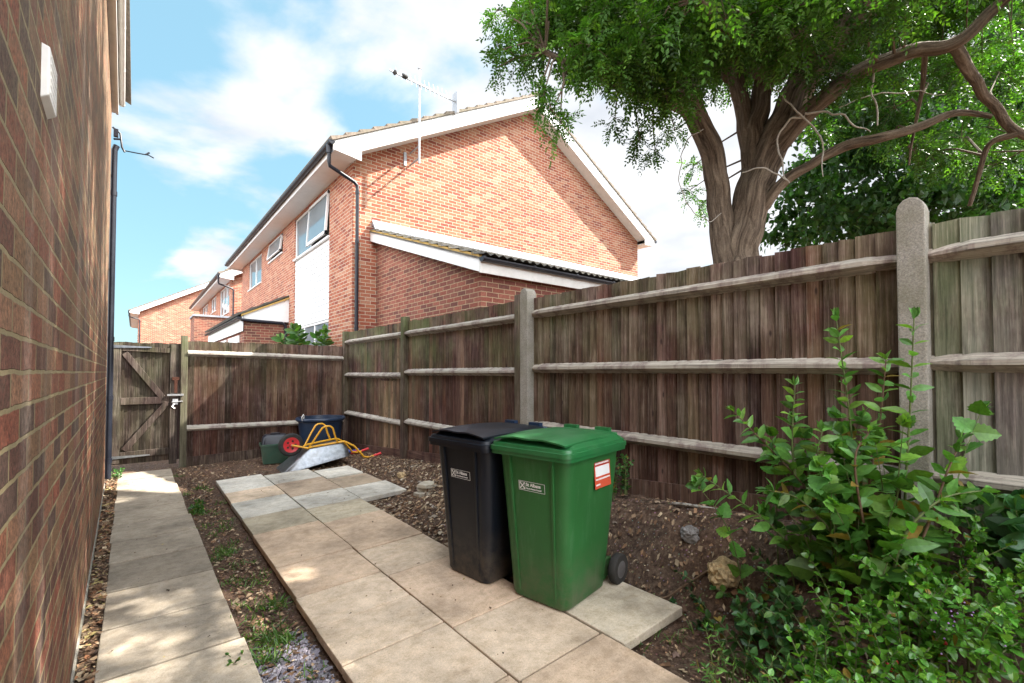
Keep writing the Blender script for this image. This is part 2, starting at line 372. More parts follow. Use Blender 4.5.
def bin_mat(name, col, scuff):
    t = NT(name); f = t.noise(1.0, 6, .7, t.scaled((20, 20, 3))); d = t.noise(2.6, 7, .65); g = t.noise(220, 2)
    pz = t.n('ShaderNodeSeparateXYZ'); t.set(pz.inputs[0], t.pos())
    low = t.ramp(pz.outputs[2], [(.08, 1), (.45, 0)])
    c = t.mix(1.0, col, t.ramp(d, [(.3, .85), (.7, 1.15)]), 'MULTIPLY')
    c = t.mix(t.math('MULTIPLY', t.ramp(f, [(.54, 0), (.74, 1)]), .45), c, scuff)
    c = t.mix(t.math('MULTIPLY', t.math('MULTIPLY', low, t.ramp(t.noise(9, 6, .75), [(.4, 0), (.6, 1)])), .45), c, (.14, .11, .075))
    t.bsdf(c, t.math('ADD', .30, t.math('MULTIPLY', d, .25)), t.bump(t.math('ADD', t.math('MULTIPLY', g, .3), d), .12, .004), .35); return t.m
M['bin_green'] = bin_mat('green_bin_plastic', (.022, .112, .028), (.08, .18, .085))
M['bin_black'] = bin_mat('black_bin_plastic', (.0055, .008, .0135), (.02, .024, .032))
M['bin_edge'] = plain('green_bin_lid', (.016, .125, .036), .38, .5, 0, .1, 0, 15, .2, (.14, .2, .12))

def sheet_soil():
    t = NT('soil'); a = t.noise(1.4, 6, .6); b = t.noise(28, 6, .7); f = t.noise(140, 4, .7)
    c = t.ramp(b, [(.3, (.042, .028, .021)), (.5, (.105, .068, .048)), (.72, (.215, .155, .11))])
    c = t.mix(t.math('MULTIPLY', t.ramp(a, [(.4, 0), (.62, 1)]), .55), c, t.mix(1.0, c, (1.25, 1.0, .85), 'MULTIPLY'))
    v = t.n('ShaderNodeTexVoronoi', {'Scale': 38.0}); t.set(v.inputs['Vector'], t.pos())
    c = t.mix(t.ramp(v.outputs['Distance'], [(.12, .55), (.25, 0)]), c, t.mix(.7, v.outputs['Color'], (.28, .21, .15)))
    h = t.math('ADD', t.math('MULTIPLY', b, 1.0), t.math('MULTIPLY', f, .5))
    t.bsdf(c, .95, t.bump(h, 1.0, .025), .2); return t.m
M['soil'] = sheet_soil()
def slab_mat(name, warm):
    t = NT(name); col = t.col(); a = t.noise(2.2, 7, .62); b = t.noise(16, 6, .65); f = t.noise(160, 4, .7); w = t.noise(1.0, 5, .6, t.scaled((5, 14, 5), (0, 0, .5)))
    c = t.mix(1.0, col, t.ramp(a, [(.3, .55), (.5, .98), (.72, 1.3)]), 'MULTIPLY')
    c = t.mix(t.math('MULTIPLY', t.ramp(b, [(.42, 0), (.68, 1)]), .6), c, t.mix(1.0, c, (.62, .58, .5), 'MULTIPLY'))
    c = t.mix(t.math('MULTIPLY', t.ramp(w, [(.5, 0), (.75, 1)]), .3), c, t.mix(1.0, c, warm, 'MULTIPLY'))
    c = t.mix(.4, c, t.mix(1.0, c, t.ramp(f, [(.3, .5), (.7, 1.5)]), 'MULTIPLY'))
    pv = t.n('ShaderNodeTexVoronoi', {'Scale': 42.0}); t.set(pv.inputs['Vector'], t.pos()); gr = t.noise(70, 6, .8)
    c = t.mix(t.ramp(pv.outputs['Distance'], [(.06, .55), (.14, 0)]), c, t.mix(1.0, c, (.4, .36, .3), 'MULTIPLY'))
    c = t.mix(t.ramp(gr, [(.52, 0), (.68, .5)]), c, t.mix(1.0, c, (.6, .56, .5), 'MULTIPLY'))
    t.bsdf(c, .85, t.bump(t.math('ADD', t.math('MULTIPLY', b, .6), t.math('MULTIPLY', f, .3)), .35, .006), .3); return t.m
M['slab'] = slab_mat('paving_slab', (.95, .84, .7)); M['path_slab'] = slab_mat('path_slab', (.82, .8, .7))
def concrete():
    t = NT('post_concrete'); a = t.noise(5, 6, .65); f = t.noise(110, 5, .75); v = t.n('ShaderNodeTexVoronoi', {'Scale': 75.0}); t.set(v.inputs['Vector'], t.pos())
    c = t.ramp(f, [(.25, (.12, .11, .095)), (.5, (.27, .25, .215)), (.75, (.42, .39, .34))])
    c = t.mix(t.math('MULTIPLY', t.ramp(a, [(.42, 0), (.66, 1)]), .6), c, (.16, .15, .10))
    c = t.mix(t.ramp(v.outputs['Distance'], [(.15, .5), (.3, 0)]), c, (.36, .30, .24))
    t.bsdf(c, .95, t.bump(f, .8, .006), .2); return t.m
M['concrete'] = concrete()
def litter():
    t = NT('litter'); t.bsdf(t.mix(.35, t.col(), t.mix(1.0, t.col(), t.ramp(t.noise(150, 3), [(.3, .5), (.7, 1.5)]), 'MULTIPLY')), .9, None, .25); return t.m
M['litter'] = litter()
def bark():
    t = NT('bark'); mpn = t.n('ShaderNodeMapping', {'Scale': (15, 15, 1.7)}); t.set(mpn.inputs[0], t.col()); w = t.noise(1.0, 6, .7, mpn.outputs[0], 1.0); f = t.noise(45, 5, .7); a = t.noise(1.5, 4)
    c = t.ramp(w, [(.33, (.03, .022, .017)), (.47, (.13, .098, .072)), (.66, (.27, .215, .16))])
    c = t.mix(.45, c, t.mix(1.0, c, t.ramp(f, [(.3, .5), (.7, 1.5)]), 'MULTIPLY'))
    t.bsdf(c, .95, t.bump(t.math('ADD', w, t.math('MULTIPLY', f, .25)), 1.0, .06), .2); return t.m
M['bark'] = bark()
M['deadwood'] = plain('dead_wood', (.34, .32, .28), .9, .2, 0, .25, .4, 40)
M['stem'] = plain('green_stem', (.10, .13, .045), .6, .3, 0, .25, .1, 60)
M['stem_brown'] = plain('brown_stem', (.12, .075, .045), .7, .3, 0, .25, .1, 60)
M['tree_leaf'] = leaf_mat('tree_leaf', .5, .38, .3); M['dark_leaf'] = leaf_mat('dark_leaf', .5, .4, .3)
M['leaf'] = leaf_mat('shrub_leaf', .4, .3, .5); M['gloss_leaf'] = leaf_mat('glossy_leaf', .24, .22, .6)
M['berry'] = plain('red_berry', (.55, .02, .02), .3); M['lilac'] = plain('lilac_petal', (.35, .2, .42), .6)
def sign_mat(name, c, r=.45): return plain(name, c, r, .4, 0, .03)
M['sticker_white'] = sign_mat('sticker_white', (.75, .75, .75)); M['sticker_red'] = sign_mat('sticker_red', (.55, .085, .04)); M['sticker_rust'] = sign_mat('sticker_dark_red', (.36, .04, .03)); M['print_grey'] = sign_mat('print_pale_grey', (.78, .8, .8))
M['ochre'] = plain('ochre_mortar', (.45, .30, .10), .9, .2, 0, .2, .3, 40)

# ------------------------------------------------------------------ ground
def grid_coords(fine0, fine1, step, outer0, outer1):
    return list(outer0) + list(np.arange(fine0, fine1 + 1e-6, step)) + list(outer1)
gx = grid_coords(-.32, 3.30, .03, [-400, -60, -12, -4, -1], [4, 6, 9, 14, 30, 80, 400])
gy = grid_coords(-.3, 9.3, .03, [-400, -60, -12, -4, -1.2], [10, 12, 16, 22, 30, 60, 120, 400])
gv = []; gc = []
for y in gy:
    for x in gx:
        z = ground_z(x, y)
        if -.3 < x < 3.3 and -.3 < y < 9.3:
            z += (.018 + .02 * sstep(2.2, 2.8, x)) * mnoise.noise((x * 5, y * 5, 0)) + .014 * mnoise.noise((x * 17, y * 17, 3)) + .006 * mnoise.noise((x * 45, y * 45, 5))
            if x < .85: z = min(z, -.008)
        gv.append((x, y, z - .01)); gc.append((.1, .07, .05))
nx_ = len(gx); idx = []
for j in range(len(gy) - 1):
    for i in range(nx_ - 1):
        a = j * nx_ + i; idx += [a, a + 1, a + nx_ + 1, a + nx_]
fast_mesh('ground', gv, 4, idx, gc, M['soil'], kind='structure', smooth=True)

# path of square slabs along the wall
mb = MB(); y = 8.92; k = 0
rr = random.Random(3)
while y > -.6:
    L = .6 if k % 3 else .58
    x0 = -.168 + .0068 * (8.9 - y) + rr.uniform(-.006, .006); x1 = .448 + .0072 * (8.9 - y) + rr.uniform(-.008, .008)
    g = rr.uniform(.70, 1.18); mb.col = (.36 * g, .305 * g, .24 * g)
    z = rr.uniform(-.004, .004); t = rr.uniform(-.003, .003)
    mb.hexa([(x0, y - L + .022, -.06), (x1, y - L + .022, -.06), (x1, y - .003, -.06), (x0, y - .003, -.06),
             (x0, y - L + .022, z), (x1, y - L + .022, z + t), (x1, y - .003, z + t), (x0, y - .003, z)])
    y -= L; k += 1
mb.build('path', M['path_slab'], bevel=.006, kind='structure')

def patio_z(x, y): return .035 + .03 * (x - .8)
mb = MB()
def slab(x0, x1, y0, y1, col, dz=0.0, th=.05, tilt=0.0):
    g = rr.uniform(.9, 1.1); mb.col = tuple(c * g for c in col); e = .005
    p = [(x0 + e, y0 + e), (x1 - e, y0 + e), (x1 - e, y1 - e), (x0 + e, y1 - e)]
    q = [(a + rr.uniform(-.004, .004), b + rr.uniform(-.004, .004)) for a, b in p]
    mb.hexa([(a, b, patio_z(a, b) + dz - th) for a, b in q] + [(a, b, patio_z(a, b) + dz + tilt * (a - x0)) for a, b in q])
SAND, WARM, GREY, PALE = (.62, .49, .365), (.60, .45, .325), (.55, .52, .46), (.63, .60, .54)
rowsL = [(7.36, 6.5, PALE), (6.5, 5.98, SAND), (5.98, 5.28, GREY), (5.28, 4.70, (.45, .39, .29)), (4.70, 3.80, WARM), (3.80, 3.22, WARM), (3.22, 2.765, SAND), (2.765, 2.34, SAND), (2.34, 1.74, SAND), (1.74, 1.14, WARM), (1.14, .54, WARM)]
for y1, y0, c in rowsL: slab(.81 + .008 * (y1 - 2), 1.41, y0, y1, c, rr.uniform(-.003, .003))
rowsM = [(7.2, 6.55, GREY), (6.55, 5.77, (.40, .31, .23)), (5.77, 5.17, GREY), (5.17, 4.58, (.45, .39, .29)), (4.58, 3.69, WARM), (3.69, 3.12, SAND), (3.12, 2.26, WARM), (2.26, 1.67, SAND), (1.67, 1.07, WARM), (1.07, .47, WARM)]
for y1, y0, c in rowsM: slab(1.41, 2.0, y0, y1, c, rr.uniform(-.003, .004))
slab(2.0, 2.5, 6.35, 6.95, GREY, .01); slab(2.0, 2.56, 5.12, 5.74, GREY, .0); slab(2.0, 2.52, 5.75, 6.34, (.38, .30, .22), .0)
slab(2.005, 2.56, 1.51, 2.14, (.58, .50, .39), .002, .05, .006)
slab(2.0, 2.3, 2.9, 3.35, (.36, .28, .2), .005)
mb.build('patio', M['slab'], bevel=.006, kind='structure')

# ------------------------------------------------------------------ the old brick house on the left
def wx(y): return -.172 - .0155 * y
hl = thing('house', 'dark weathered brick house side wall running close beside the slab path', 'house', (wx(3), 3, 0))
mb = MB(); Y0, Y1, ZT = -2.0, 8.2, 5.07
mb.hexa([(-6, Y0, -.1), (wx(Y0), Y0, -.1), (wx(Y1), Y1, -.1), (-6, Y1, -.1), (-6, Y0, ZT), (wx(Y0), Y0, ZT), (wx(Y1), Y1, ZT), (-6, Y1, ZT)])
mb.build('wall', M['old_brick'], hl)
mb = MB(); mb.prism([(wx(Y0) + .0, Y0, -.05), (wx(Y0) + .010, Y0, -.05), (wx(Y0) + .008, Y0, .012), (wx(Y0) + .0, Y0, .02)], (wx(Y1) - wx(Y0), Y1 - Y0, 0)); mb.build('footing', M['concrete'], hl)
ov = .062
mb = MB(); mb.hexa([(wx(Y0) - .2, Y0, ZT), (wx(Y0) + ov, Y0, ZT), (wx(Y1) + ov, Y1 + .12, ZT), (wx(Y1) - .2, Y1 + .12, ZT)] + [(a, b, ZT + .02) for a, b in ((wx(Y0) - .2, Y0), (wx(Y0) + ov, Y0), (wx(Y1) + ov, Y1 + .12), (wx(Y1) - .2, Y1 + .12))])
mb.build('soffit', M['white_old'], hl)
mb = MB(); mb.prism([(wx(Y0) + ov - .02, Y0, ZT - .012), (wx(Y0) + ov + .005, Y0, ZT - .012), (wx(Y0) + ov + .005, Y0, ZT + .2), (wx(Y0) + ov - .02, Y0, ZT + .2)], (wx(Y1) - wx(Y0), Y1 - Y0 + .125, 0)); mb.build('fascia', M['white_old'], hl)
def gutter(name, a, b, r, parent, mat):
    a, b = Vector(a), Vector(b); d = (b - a).normalized(); s = d.cross(Vector((0, 0, 1))); mb = MB()
    prof = [(math.cos(t) * r, math.sin(t) * r) for t in np.linspace(math.pi, 2 * math.pi, 9)] + [(math.cos(t) * r * .86, math.sin(t) * r * .86) for t in np.linspace(2 * math.pi, math.pi, 9)]
    mb.prism([a + s * p + Vector((0, 0, q)) for p, q in prof], b - a)
    n = max(2, int((b - a).length / .9))
    for i in range(n + 1):
        c = a + (b - a) * (i / n); e = d * .02
        mb.prism([c - e + s * (p * 1.06) + Vector((0, 0, q * 1.06)) for p, q in prof[:9]] + [c - e + s * (r * 1.06) + Vector((0, 0, .012)), c - e - s * (r * 1.06) + Vector((0, 0, .012))], e * 2)
    return mb.build(name, mat, parent)
gutter('gutter', (wx(Y0) + ov + .04, Y0, ZT + .15), (wx(Y1) + ov + .04, Y1 + .1, ZT + .15), .034, hl, M['white_old'])
mb = MB(); mb.prism([(wx(Y0) + ov - .02, Y0, ZT + .21), (wx(Y0) + ov - .02, Y0, ZT + .25), (-6, Y0, ZT + 3.2), (-6, Y0, ZT + 3.1)], (0, Y1 - Y0 + .2, 0)); mb.build('roof', M['tile'], hl)
mb = MB(); py = Y1 + .11; px = wx(Y1) + .034
mb.tube([(px + .02, py, 4.62), (px - .002, py, 4.55), (px - .004, py, 4.3), (px - .004, py, .06)], .036, 14)
for z in (3.95, 1.95, 1.15, .3): mb.lathe((px - .004, py, z), [(.042, -.03), (.042, .03)], 14)
for z in (4.2, 2.9, 1.05): mb.box(px - .14, px - .03, py - .012, py + .012, z - .01, z + .01)
mb.build('downpipe', M['black_pipe'], hl)
mb = MB(); vx = wx(1.8)
mb.hexa([(vx - .01, 1.66, 2.195), (vx + .018, 1.66, 2.215), (vx + .018, 1.80, 2.215), (vx - .01, 1.80, 2.195), (vx - .01, 1.66, 2.35), (vx + .018, 1.66, 2.34), (vx + .018, 1.80, 2.34), (vx - .01, 1.80, 2.35)])
for i in range(6): mb.box(vx + .010, vx + .0195, 1.675, 1.785, 2.225 + i * .019, 2.233 + i * .019)
mb.build('vent_cover', M['white_old'], hl, bevel=.004)
br = MB(); bx = wx(Y1) + .04
br.tube([(bx - .03, 8.3, 4.86), (bx + .05, 8.3, 4.80), (bx + .07, 8.32, 4.62), (bx + .1, 8.32, 4.56)], .013, 8); br.tube([(bx - .02, 8.3, 4.7), (bx + .06, 8.3, 4.72)], .013, 8)
br.tube([(bx + .08, 8.32, 4.58), (bx + .22, 8.33, 4.59), (bx + .36, 8.33, 4.60), (bx + .42, 8.33, 4.575)], .008, 6); br.tube([(bx + .33, 8.33, 4.60), (bx + .37, 8.33, 4.64)], .012, 6)
br.box(bx - .02, bx + .03, 8.27, 8.33, 4.74, 4.84)
br.build('cable_bracket', M['black_pipe'], hl)

# ------------------------------------------------------------------ neighbouring houses
def wall_holes_x(mb, X, y0, y1, z0, z1, holes, depth=.1):
    """a wall in the plane x = X facing -X, with recessed openings"""
    ys = sorted({y0, y1, *[h[0] for h in holes], *[h[1] for h in holes]}); zs = sorted({z0, z1, *[h[2] for h in holes], *[h[3] for h in holes]})
    for a, b in zip(ys, ys[1:]):
        for c, d in zip(zs, zs[1:]):
            if any(h[0] <= a and b <= h[1] and h[2] <= c and d <= h[3] for h in holes): continue
            mb.add([(X, a, c), (X, a, d), (X, b, d), (X, b, c)], [(0, 1, 2, 3)])
    for a, b, c, d in holes:
        e = X + depth
        mb.add([(X, a, c), (e, a, c), (e, a, d), (X, a, d)], [(0, 1, 2, 3)]); mb.add([(X, b, c), (X, b, d), (e, b, d), (e, b, c)], [(0, 1, 2, 3)])
        mb.add([(X, a, c), (X, b, c), (e, b, c), (e, a, c)], [(0, 1, 2, 3)]); mb.add([(X, a, d), (e, a, d), (e, b, d), (X, b, d)], [(0, 1, 2, 3)])
def window_x(parent, X, a, b, c, d, mull, curtain=True, open_pane=None):
    """white window in an opening, frame and panes; open_pane = index of a light hung open"""
    m = MB(); f = .055; xo = X + .035
    m.box(xo, xo + .06, a, b, c, c + f); m.box(xo, xo + .06, a, b, d - f, d)
    m.box(xo, xo + .06, a, a + f, c + f, d - f); m.box(xo, xo + .06, b - f, b, c + f, d - f)
    cuts = [a + f] + [a + (b - a) * q for q in mull] + [b - f]
    for q in mull: yy = a + (b - a) * q; m.box(xo + .002, xo + .055, yy - .03, yy + .03, c + f, d - f)
    m.box(X - .04, X + .05, a - .03, b + .03, c - .045, c - .002)
    w = m.build('window', M['white'], parent, bevel=.006)
    m = MB()
    for i in range(len(cuts) - 1):
        if i == open_pane: continue
        m.box(xo + .025, xo + .035, cuts[i], cuts[i + 1], c + f, d - f)
    if m.v: m.build('pane', M['glass'], w)
    if open_pane is not None:
        y0, y1 = cuts[open_pane], cuts[open_pane + 1]; top, h = d - f, d - c - 2 * f; o = .07
        cs = MB(); pts = lambda yy, t, u: (xo - .01 - o * t - u * .05, yy, top - h * t)
        for (ya, yb, t0, t1) in ((y0, y0 + .05, 0, 1), (y1 - .05, y1, 0, 1), (y0, y1, 0, .07), (y0, y1, .93, 1)):
            cs.hexa([pts(ya, t1, 0), pts(yb, t1, 0), pts(yb, t1, 1), pts(ya, t1, 1), pts(ya, t0, 0), pts(yb, t0, 0), pts(yb, t0, 1), pts(ya, t0, 1)])
        sash = cs.build('sash', M['white'], w)
        g = MB(); g.hexa([pts(y0 + .05, .93, .4), pts(y1 - .05, .93, .4), pts(y1 - .05, .93, .6), pts(y0 + .05, .93, .6), pts(y0 + .05, .07, .4), pts(y1 - .05, .07, .4), pts(y1 - .05, .07, .6), pts(y0 + .05, .07, .6)])
        g.build('pane', M['glass'], w)
    if curtain:
        n = 10
        for (ya, yb) in ((a + f, a + (b - a) * .3), (b - (b - a) * .25, b - f)):
            m = MB(); rg = [[(X + .2 + .03 * math.sin(i * 2.1), ya + (yb - ya) * i / n, z) for i in range(n + 1)] for z in (c, d)]
            m.loft(rg, (False, False), closed=False)
            m.build('curtain', M['curtain'], w)
    m = MB(); m.box(X + .32, X + .34, a, b, c, d); m.build('room_blind', M['curtain'], w)
    return w
def tiled(pts_a, pts_b, n, th, lift):
    """stepped roof courses between eave point a and ridge point b (2-D profile)"""
    a, b = Vector(pts_a), Vector(pts_b); d = (b - a); nrm = Vector((-d.y, d.x)).normalized()
    if nrm.y < 0: nrm = -nrm
    top = []
    for i in range(n):
        p, q = a + d * (i / n), a + d * ((i + 1) / n); top += [p + nrm * (th + lift), q + nrm * th]
    return [a] + top + [b]
EZ, OV, SLO, WID = 5.84, .48, .552, 9.82
def estate_house(X0, Y0, Y1, label, holes):
    h = thing('house', label, 'house', (X0, Y0, 0)); ridge = X0 + WID / 2; er = X0 - OV; rz = EZ + .17 + SLO * (ridge - er)
    m = MB(); roofz = lambda x: rz - SLO * abs(x - ridge) - .12
    for yy, s in ((Y0, 1), (Y1, -1)):
        p = [(X0, yy, 0), (X0 + WID, yy, 0), (X0 + WID, yy, roofz(X0 + WID)), (ridge, yy, roofz(ridge)), (X0, yy, roofz(X0))]
        m.add(p, [(0, 1, 2, 3, 4) if s == 1 else (4, 3, 2, 1, 0)])
    wall_holes_x(m, X0, Y0, Y1, 0, EZ + .1, holes)
    m.add([(X0 + WID, Y0, 0), (X0 + WID, Y1, 0), (X0 + WID, Y1, EZ + .1), (X0 + WID, Y0, EZ + .1)], [(0, 1, 2, 3)])
    m.build('wall', M['house_brick'], h)
    m = MB(); vo = .35
    for s in (-1, 1):
        prof = tiled((er - .06, EZ + .19 - .03), (WID / 2 + X0, rz), 19, .03, .05)
        if s == 1: prof = [(2 * ridge - x, z) for x, z in prof]
        m.prism([(x, Y0 - vo - .03, z) for x, z in prof], (0, Y1 - Y0 + 2 * vo + .06, 0))
    k = int((Y1 - Y0 + 2 * vo) / .4)
    for i in range(k):
        ya = Y0 - vo - .02 + i * .4; m.prism([(ridge + .14 * math.cos(t), ya, rz - .01 + .12 * math.sin(t)) for t in np.linspace(0, math.pi, 7)], (0, .385, 0))
    m.build('roof', M['tile'], h)
    for yy, nm in ((Y0 - vo, 0), (Y1 + vo - .03, 1)):
        for s in (-1, 1):
            p = [(er - .03, EZ + .17), (er - .03, EZ), (X0 + .05, EZ - .07), (X0 + .05, EZ + .13), (ridge - .0005, rz - .33), (ridge - .0005, rz - .005)]
            if s == 1: p = [(2 * ridge - x, z) for x, z in p]
            mm = MB(); mm.prism([(x, yy, z) for x, z in p], (0, .03, 0)); mm.build('barge_board', M['white'], h)
    for s in (-1, 1):
        f = lambda x: x if s == -1 else 2 * ridge - x
        mm = MB(); xa, xb = sorted((f(er), f(er + .025))); mm.box(xa, xb, Y0 - vo + .032, Y1 + vo - .032, EZ, EZ + .2); mm.build('fascia', M['white'], h)
        mm = MB(); xa, xb = sorted((f(er + .027), f(X0 - .002))); mm.box(xa, xb, Y0 - vo + .032, Y1 + vo - .032, EZ, EZ + .015)
        mm.build('soffit', M['white'], h)
        # verge soffit under the gable overhang
        mm = MB(); q = [(f(X0), EZ + .12), (f(ridge), rz - .34 + .0), (f(ridge), rz - .32), (f(X0), EZ + .14)]
        mm.prism([(x, Y0 - vo + .032, z) for x, z in q], (0, vo - .034, 0)); mm.build('verge_soffit', M['white_old'], h)
    gutter('gutter', (er - .065, Y0 - vo, EZ + .15), (er - .065, Y1 + vo, EZ + .15), .06, h, M['black_pipe'])
    gutter('gutter', (2 * ridge - er + .065, Y0 - vo, EZ + .15), (2 * ridge - er + .065, Y1 + vo, EZ + .15), .06, h, M['black_pipe'])
    m = MB(); yp = Y0 - .06
    m.tube([(er - .065, Y0 - .2, EZ + .1), (er - .065, Y0 - .2, EZ - .2), (er - .05, Y0 - .19, EZ - .28), (X0 + .0, yp - .01, EZ - .42), (X0 + .07, yp, EZ - .48), (X0 + .075, yp, EZ - .6), (X0 + .075, yp, .1)], .036, 12)
    m.lathe((er - .065, Y0 - .2, EZ + .02), [(.05, -.06), (.06, .1)], 12)
    for z in (4.2, 2.4, EZ - .62): m.lathe((X0 + .075, yp, z), [(.044, -.03), (.044, .03)], 12)
    m.build('downpipe', M['black_pipe'], h)
    return h
h1holes = [(10.87, 13.9, .5, 5.79), (15.25, 17.1, 5.17, 5.79), (18.3, 20.7, 4.72, 5.79)]
h1 = estate_house(3.43, 9.4, 22.1, 'red brick house with sunlit gable, white boarded front panel and tiled side extension', h1holes)
window_x(h1, 3.43, 10.87, 13.9, 4.66, 5.79, [.52], True, 0); window_x(h1, 3.43, 10.87, 13.9, .8, 2.73, [.4, .7])
window_x(h1, 3.43, 15.25, 17.1, 5.17, 5.79, [], False, 0); window_x(h1, 3.43, 18.3, 20.7, 4.72, 5.79, [.5])
mb = MB(); n = 15
for i in range(n):
    z0 = 2.74 + i * (1.87 / n); z1 = z0 + 1.87 / n
    mb.prism([(3.45, 10.872, z0), (3.53, 10.872, z0), (3.53, 10.872, z1 - .002), (3.464, 10.872, z1 - .002)], (0, 3.026, 0))
mb.build('cladding', M['white'], h1)
# porch roof over the front doors, its white triangular end towards us
mb = MB(); mb.prism([(3.425, 14.42, 2.94), (2.28, 14.42, 2.94), (2.28, 14.42, 3.06), (3.425, 14.42, 3.62)], (0, .03, 0)); mb.build('porch_gable', M['white'], h1)
mb = MB(); mb.prism([(3.428, 14.38, 3.62), (2.22, 14.38, 3.03), (2.22, 14.38, 3.08), (3.428, 14.38, 3.67)], (0, .07, 0)); mb.build('porch_verge', M['ochre'], h1)
mb = MB(); mb.prism([(x, 14.4, z) for x, z in tiled((2.15, 3.06), (3.426, 3.70), 4, .03, .035)], (0, 7.6, 0)); mb.build('porch_roof', M['tile_dark'], h1)
mb = MB(); mb.box(2.30, 3.425, 14.46, 22, 0, 2.86); mb.build('porch_wall', M['dark_brick'], h1)
mb = MB(); mb.box(2.24, 2.27, 14.42, 22, 2.62, 3.03); mb.build('porch_fascia', M['white'], h1)
for i in range(3): mb = MB(); mb.box(2.27, 2.298, 15.1 + i * 2.4, 17.1 + i * 2.4, .1, 2.55); mb.build('garage_door', M['white_old'], h1)
gutter('porch_gutter', (2.17, 14.4, 3.0), (2.17, 22, 3.0), .055, h1, M['black_pipe'])
mb = MB(); mb.tube([(2.2, 14.37, 2.93), (3.25, 14.37, 2.9), (3.33, 14.37, 2.84), (3.34, 14.37, 2.5), (3.34, 14.37, 0)], .04, 10); mb.build('porch_pipe', M['black_pipe'], h1)
# tiled lean-to against the gable
LX0, LX1, LY = 3.95, 13.25, 5.55
rz_ = lambda y: 3.13 + (y - 5.38) * .331
mb = MB()
mb.add([(LX0, LY, 0), (LX0, 9.4, 0), (LX0, 9.4, rz_(9.4) - .03), (LX0, LY, rz_(LY) - .03)], [(3, 2, 1, 0)])
mb.add([(LX1, LY, 0), (LX1, 9.4, 0), (LX1, 9.4, rz_(9.4) - .03), (LX1, LY, rz_(LY) - .03)], [(0, 1, 2, 3)])
mb.add([(LX0, LY, 0), (LX1, LY, 0), (LX1, LY, rz_(LY) - .03), (LX0, LY, rz_(LY) - .03)], [(0, 1, 2, 3)])
mb.build('extension_wall', M['dark_brick'], h1)
mb = MB(); rows = 13; cols = 62
xs = np.linspace(LX0 - .16, LX1 + .16, cols * 4 + 1); rings = []
for i in range(rows):
    for (q, lf) in ((0, .045), (1, .0)):
        y = 5.26 + (9.39 - 5.26) * (i + q) / rows
        rings.append([(x, y, rz_(y) + .05 + lf + .022 * math.sin((x - LX0) / .15 * 2 * math.pi)) for x in xs])
mb.loft(rings, (False, False), closed=False, smooth=False)
mb.prism([(LX0 - .16, 5.26, rz_(5.26)), (LX0 - .16, 9.39, rz_(9.39)), (LX0 - .16, 9.39, rz_(9.39) + .025), (LX0 - .16, 5.26, rz_(5.26) + .025)], (LX1 - LX0 + .32, 0, 0))
mb.build('extension_roof', M['tile_dark'], h1)
mb = MB(); mb.prism([(LX0 - .15, 5.40, rz_(5.4) + .02), (LX0 - .15, 9.39, rz_(9.39) + .02), (LX0 - .15, 9.39, rz_(9.39) + .06), (LX0 - .15, 5.40, rz_(5.4) + .06)], (.06, 0, 0)); mb.build('verge_mortar', M['ochre'], h1)
mb = MB(); mb.prism([(LX0 - .14, 5.40, rz_(5.4) - .19), (LX0 - .14, 9.39, rz_(9.39) - .19), (LX0 - .14, 9.39, rz_(9.39) - .003), (LX0 - .14, 5.40, rz_(5.4) - .003)], (.03, 0, 0)); mb.build('barge_board', M['white'], h1)
mb = MB(); mb.box(LX0 - .139, LX1 + .139, 5.37, 5.397, 2.93, 3.11); mb.build('fascia', M['white_old'], h1)
gutter('gutter', (LX0 - .15, 5.30, 3.13), (LX1 + .15, 5.30, 3.13), .055, h1, M['black_pipe'])
mb = MB(); mb.hexa([(LX0 - .1, 9.25, rz_(9.25) + .10), (LX1 + .1, 9.25, rz_(9.25) + .10), (LX1 + .1, 9.397, 4.62), (LX0 - .1, 9.397, 4.62), (LX0 - .1, 9.25, rz_(9.25) + .13), (LX1 + .1, 9.25, rz_(9.25) + .13), (LX1 + .1, 9.397, 4.74), (LX0 - .1, 9.397, 4.74)])
mb.build('flashing', M['lead'], h1)
# aerial on its mast
ae = thing('tv_aerial', 'tv aerial on a thin galvanised mast fixed to the sunlit brick gable', 'aerial', (4.73, 8.98, 6.1))
mb = MB(); mb.tube([(4.73, 8.98, 6.05), (4.73, 8.98, 8.15)], .024, 10); mb.lathe((4.73, 8.98, 8.15), [(.04, 0), (.04, .04)], 8); mb.build('mast', M['alu'], ae)
mb = MB()
for z in (6.15, 6.42): mb.box(4.715, 4.745, 8.98, 9.4, z, z + .03)
mb.box(4.56, 4.62, 9.36, 9.398, 6.1, 6.4); mb.build('wall_bracket', M['alu'], ae)
mb = MB(); bz = 7.78; mb.beam((4.0, 8.9, bz + .0), (5.7, 9.0, bz), .03, .03)
for i in range(13):
    t = i / 12; p = Vector((4.15, 8.91, bz + .02)).lerp(Vector((5.55, 8.99, bz + .02)), t); d = Vector((-.06, .2, .98)) * (.12 + .05 * t)
    mb.tube([p - d, p + d], .004, 5)
mb.build('boom', M['alu'], ae)
mb = MB(); mb.box(5.66, 5.70, 8.9, 9.12, bz - .28, bz + .22); mb.build('reflector', M['alu'], ae)
mb = MB(); mb.lathe((4.35, 8.93, bz + .02), [(.035, -.07), (.05, -.04), (.05, .04), (.035, .07)], 10, 'x'); mb.build('dipole_box', M['rubber'], ae); mb = MB(); mb.lathe((4.12, 8.91, bz + .0), [(.02, -.05), (.06, 0), (.02, .05)], 8, 'x'); mb.build('director_cap', M['rubber'], ae)
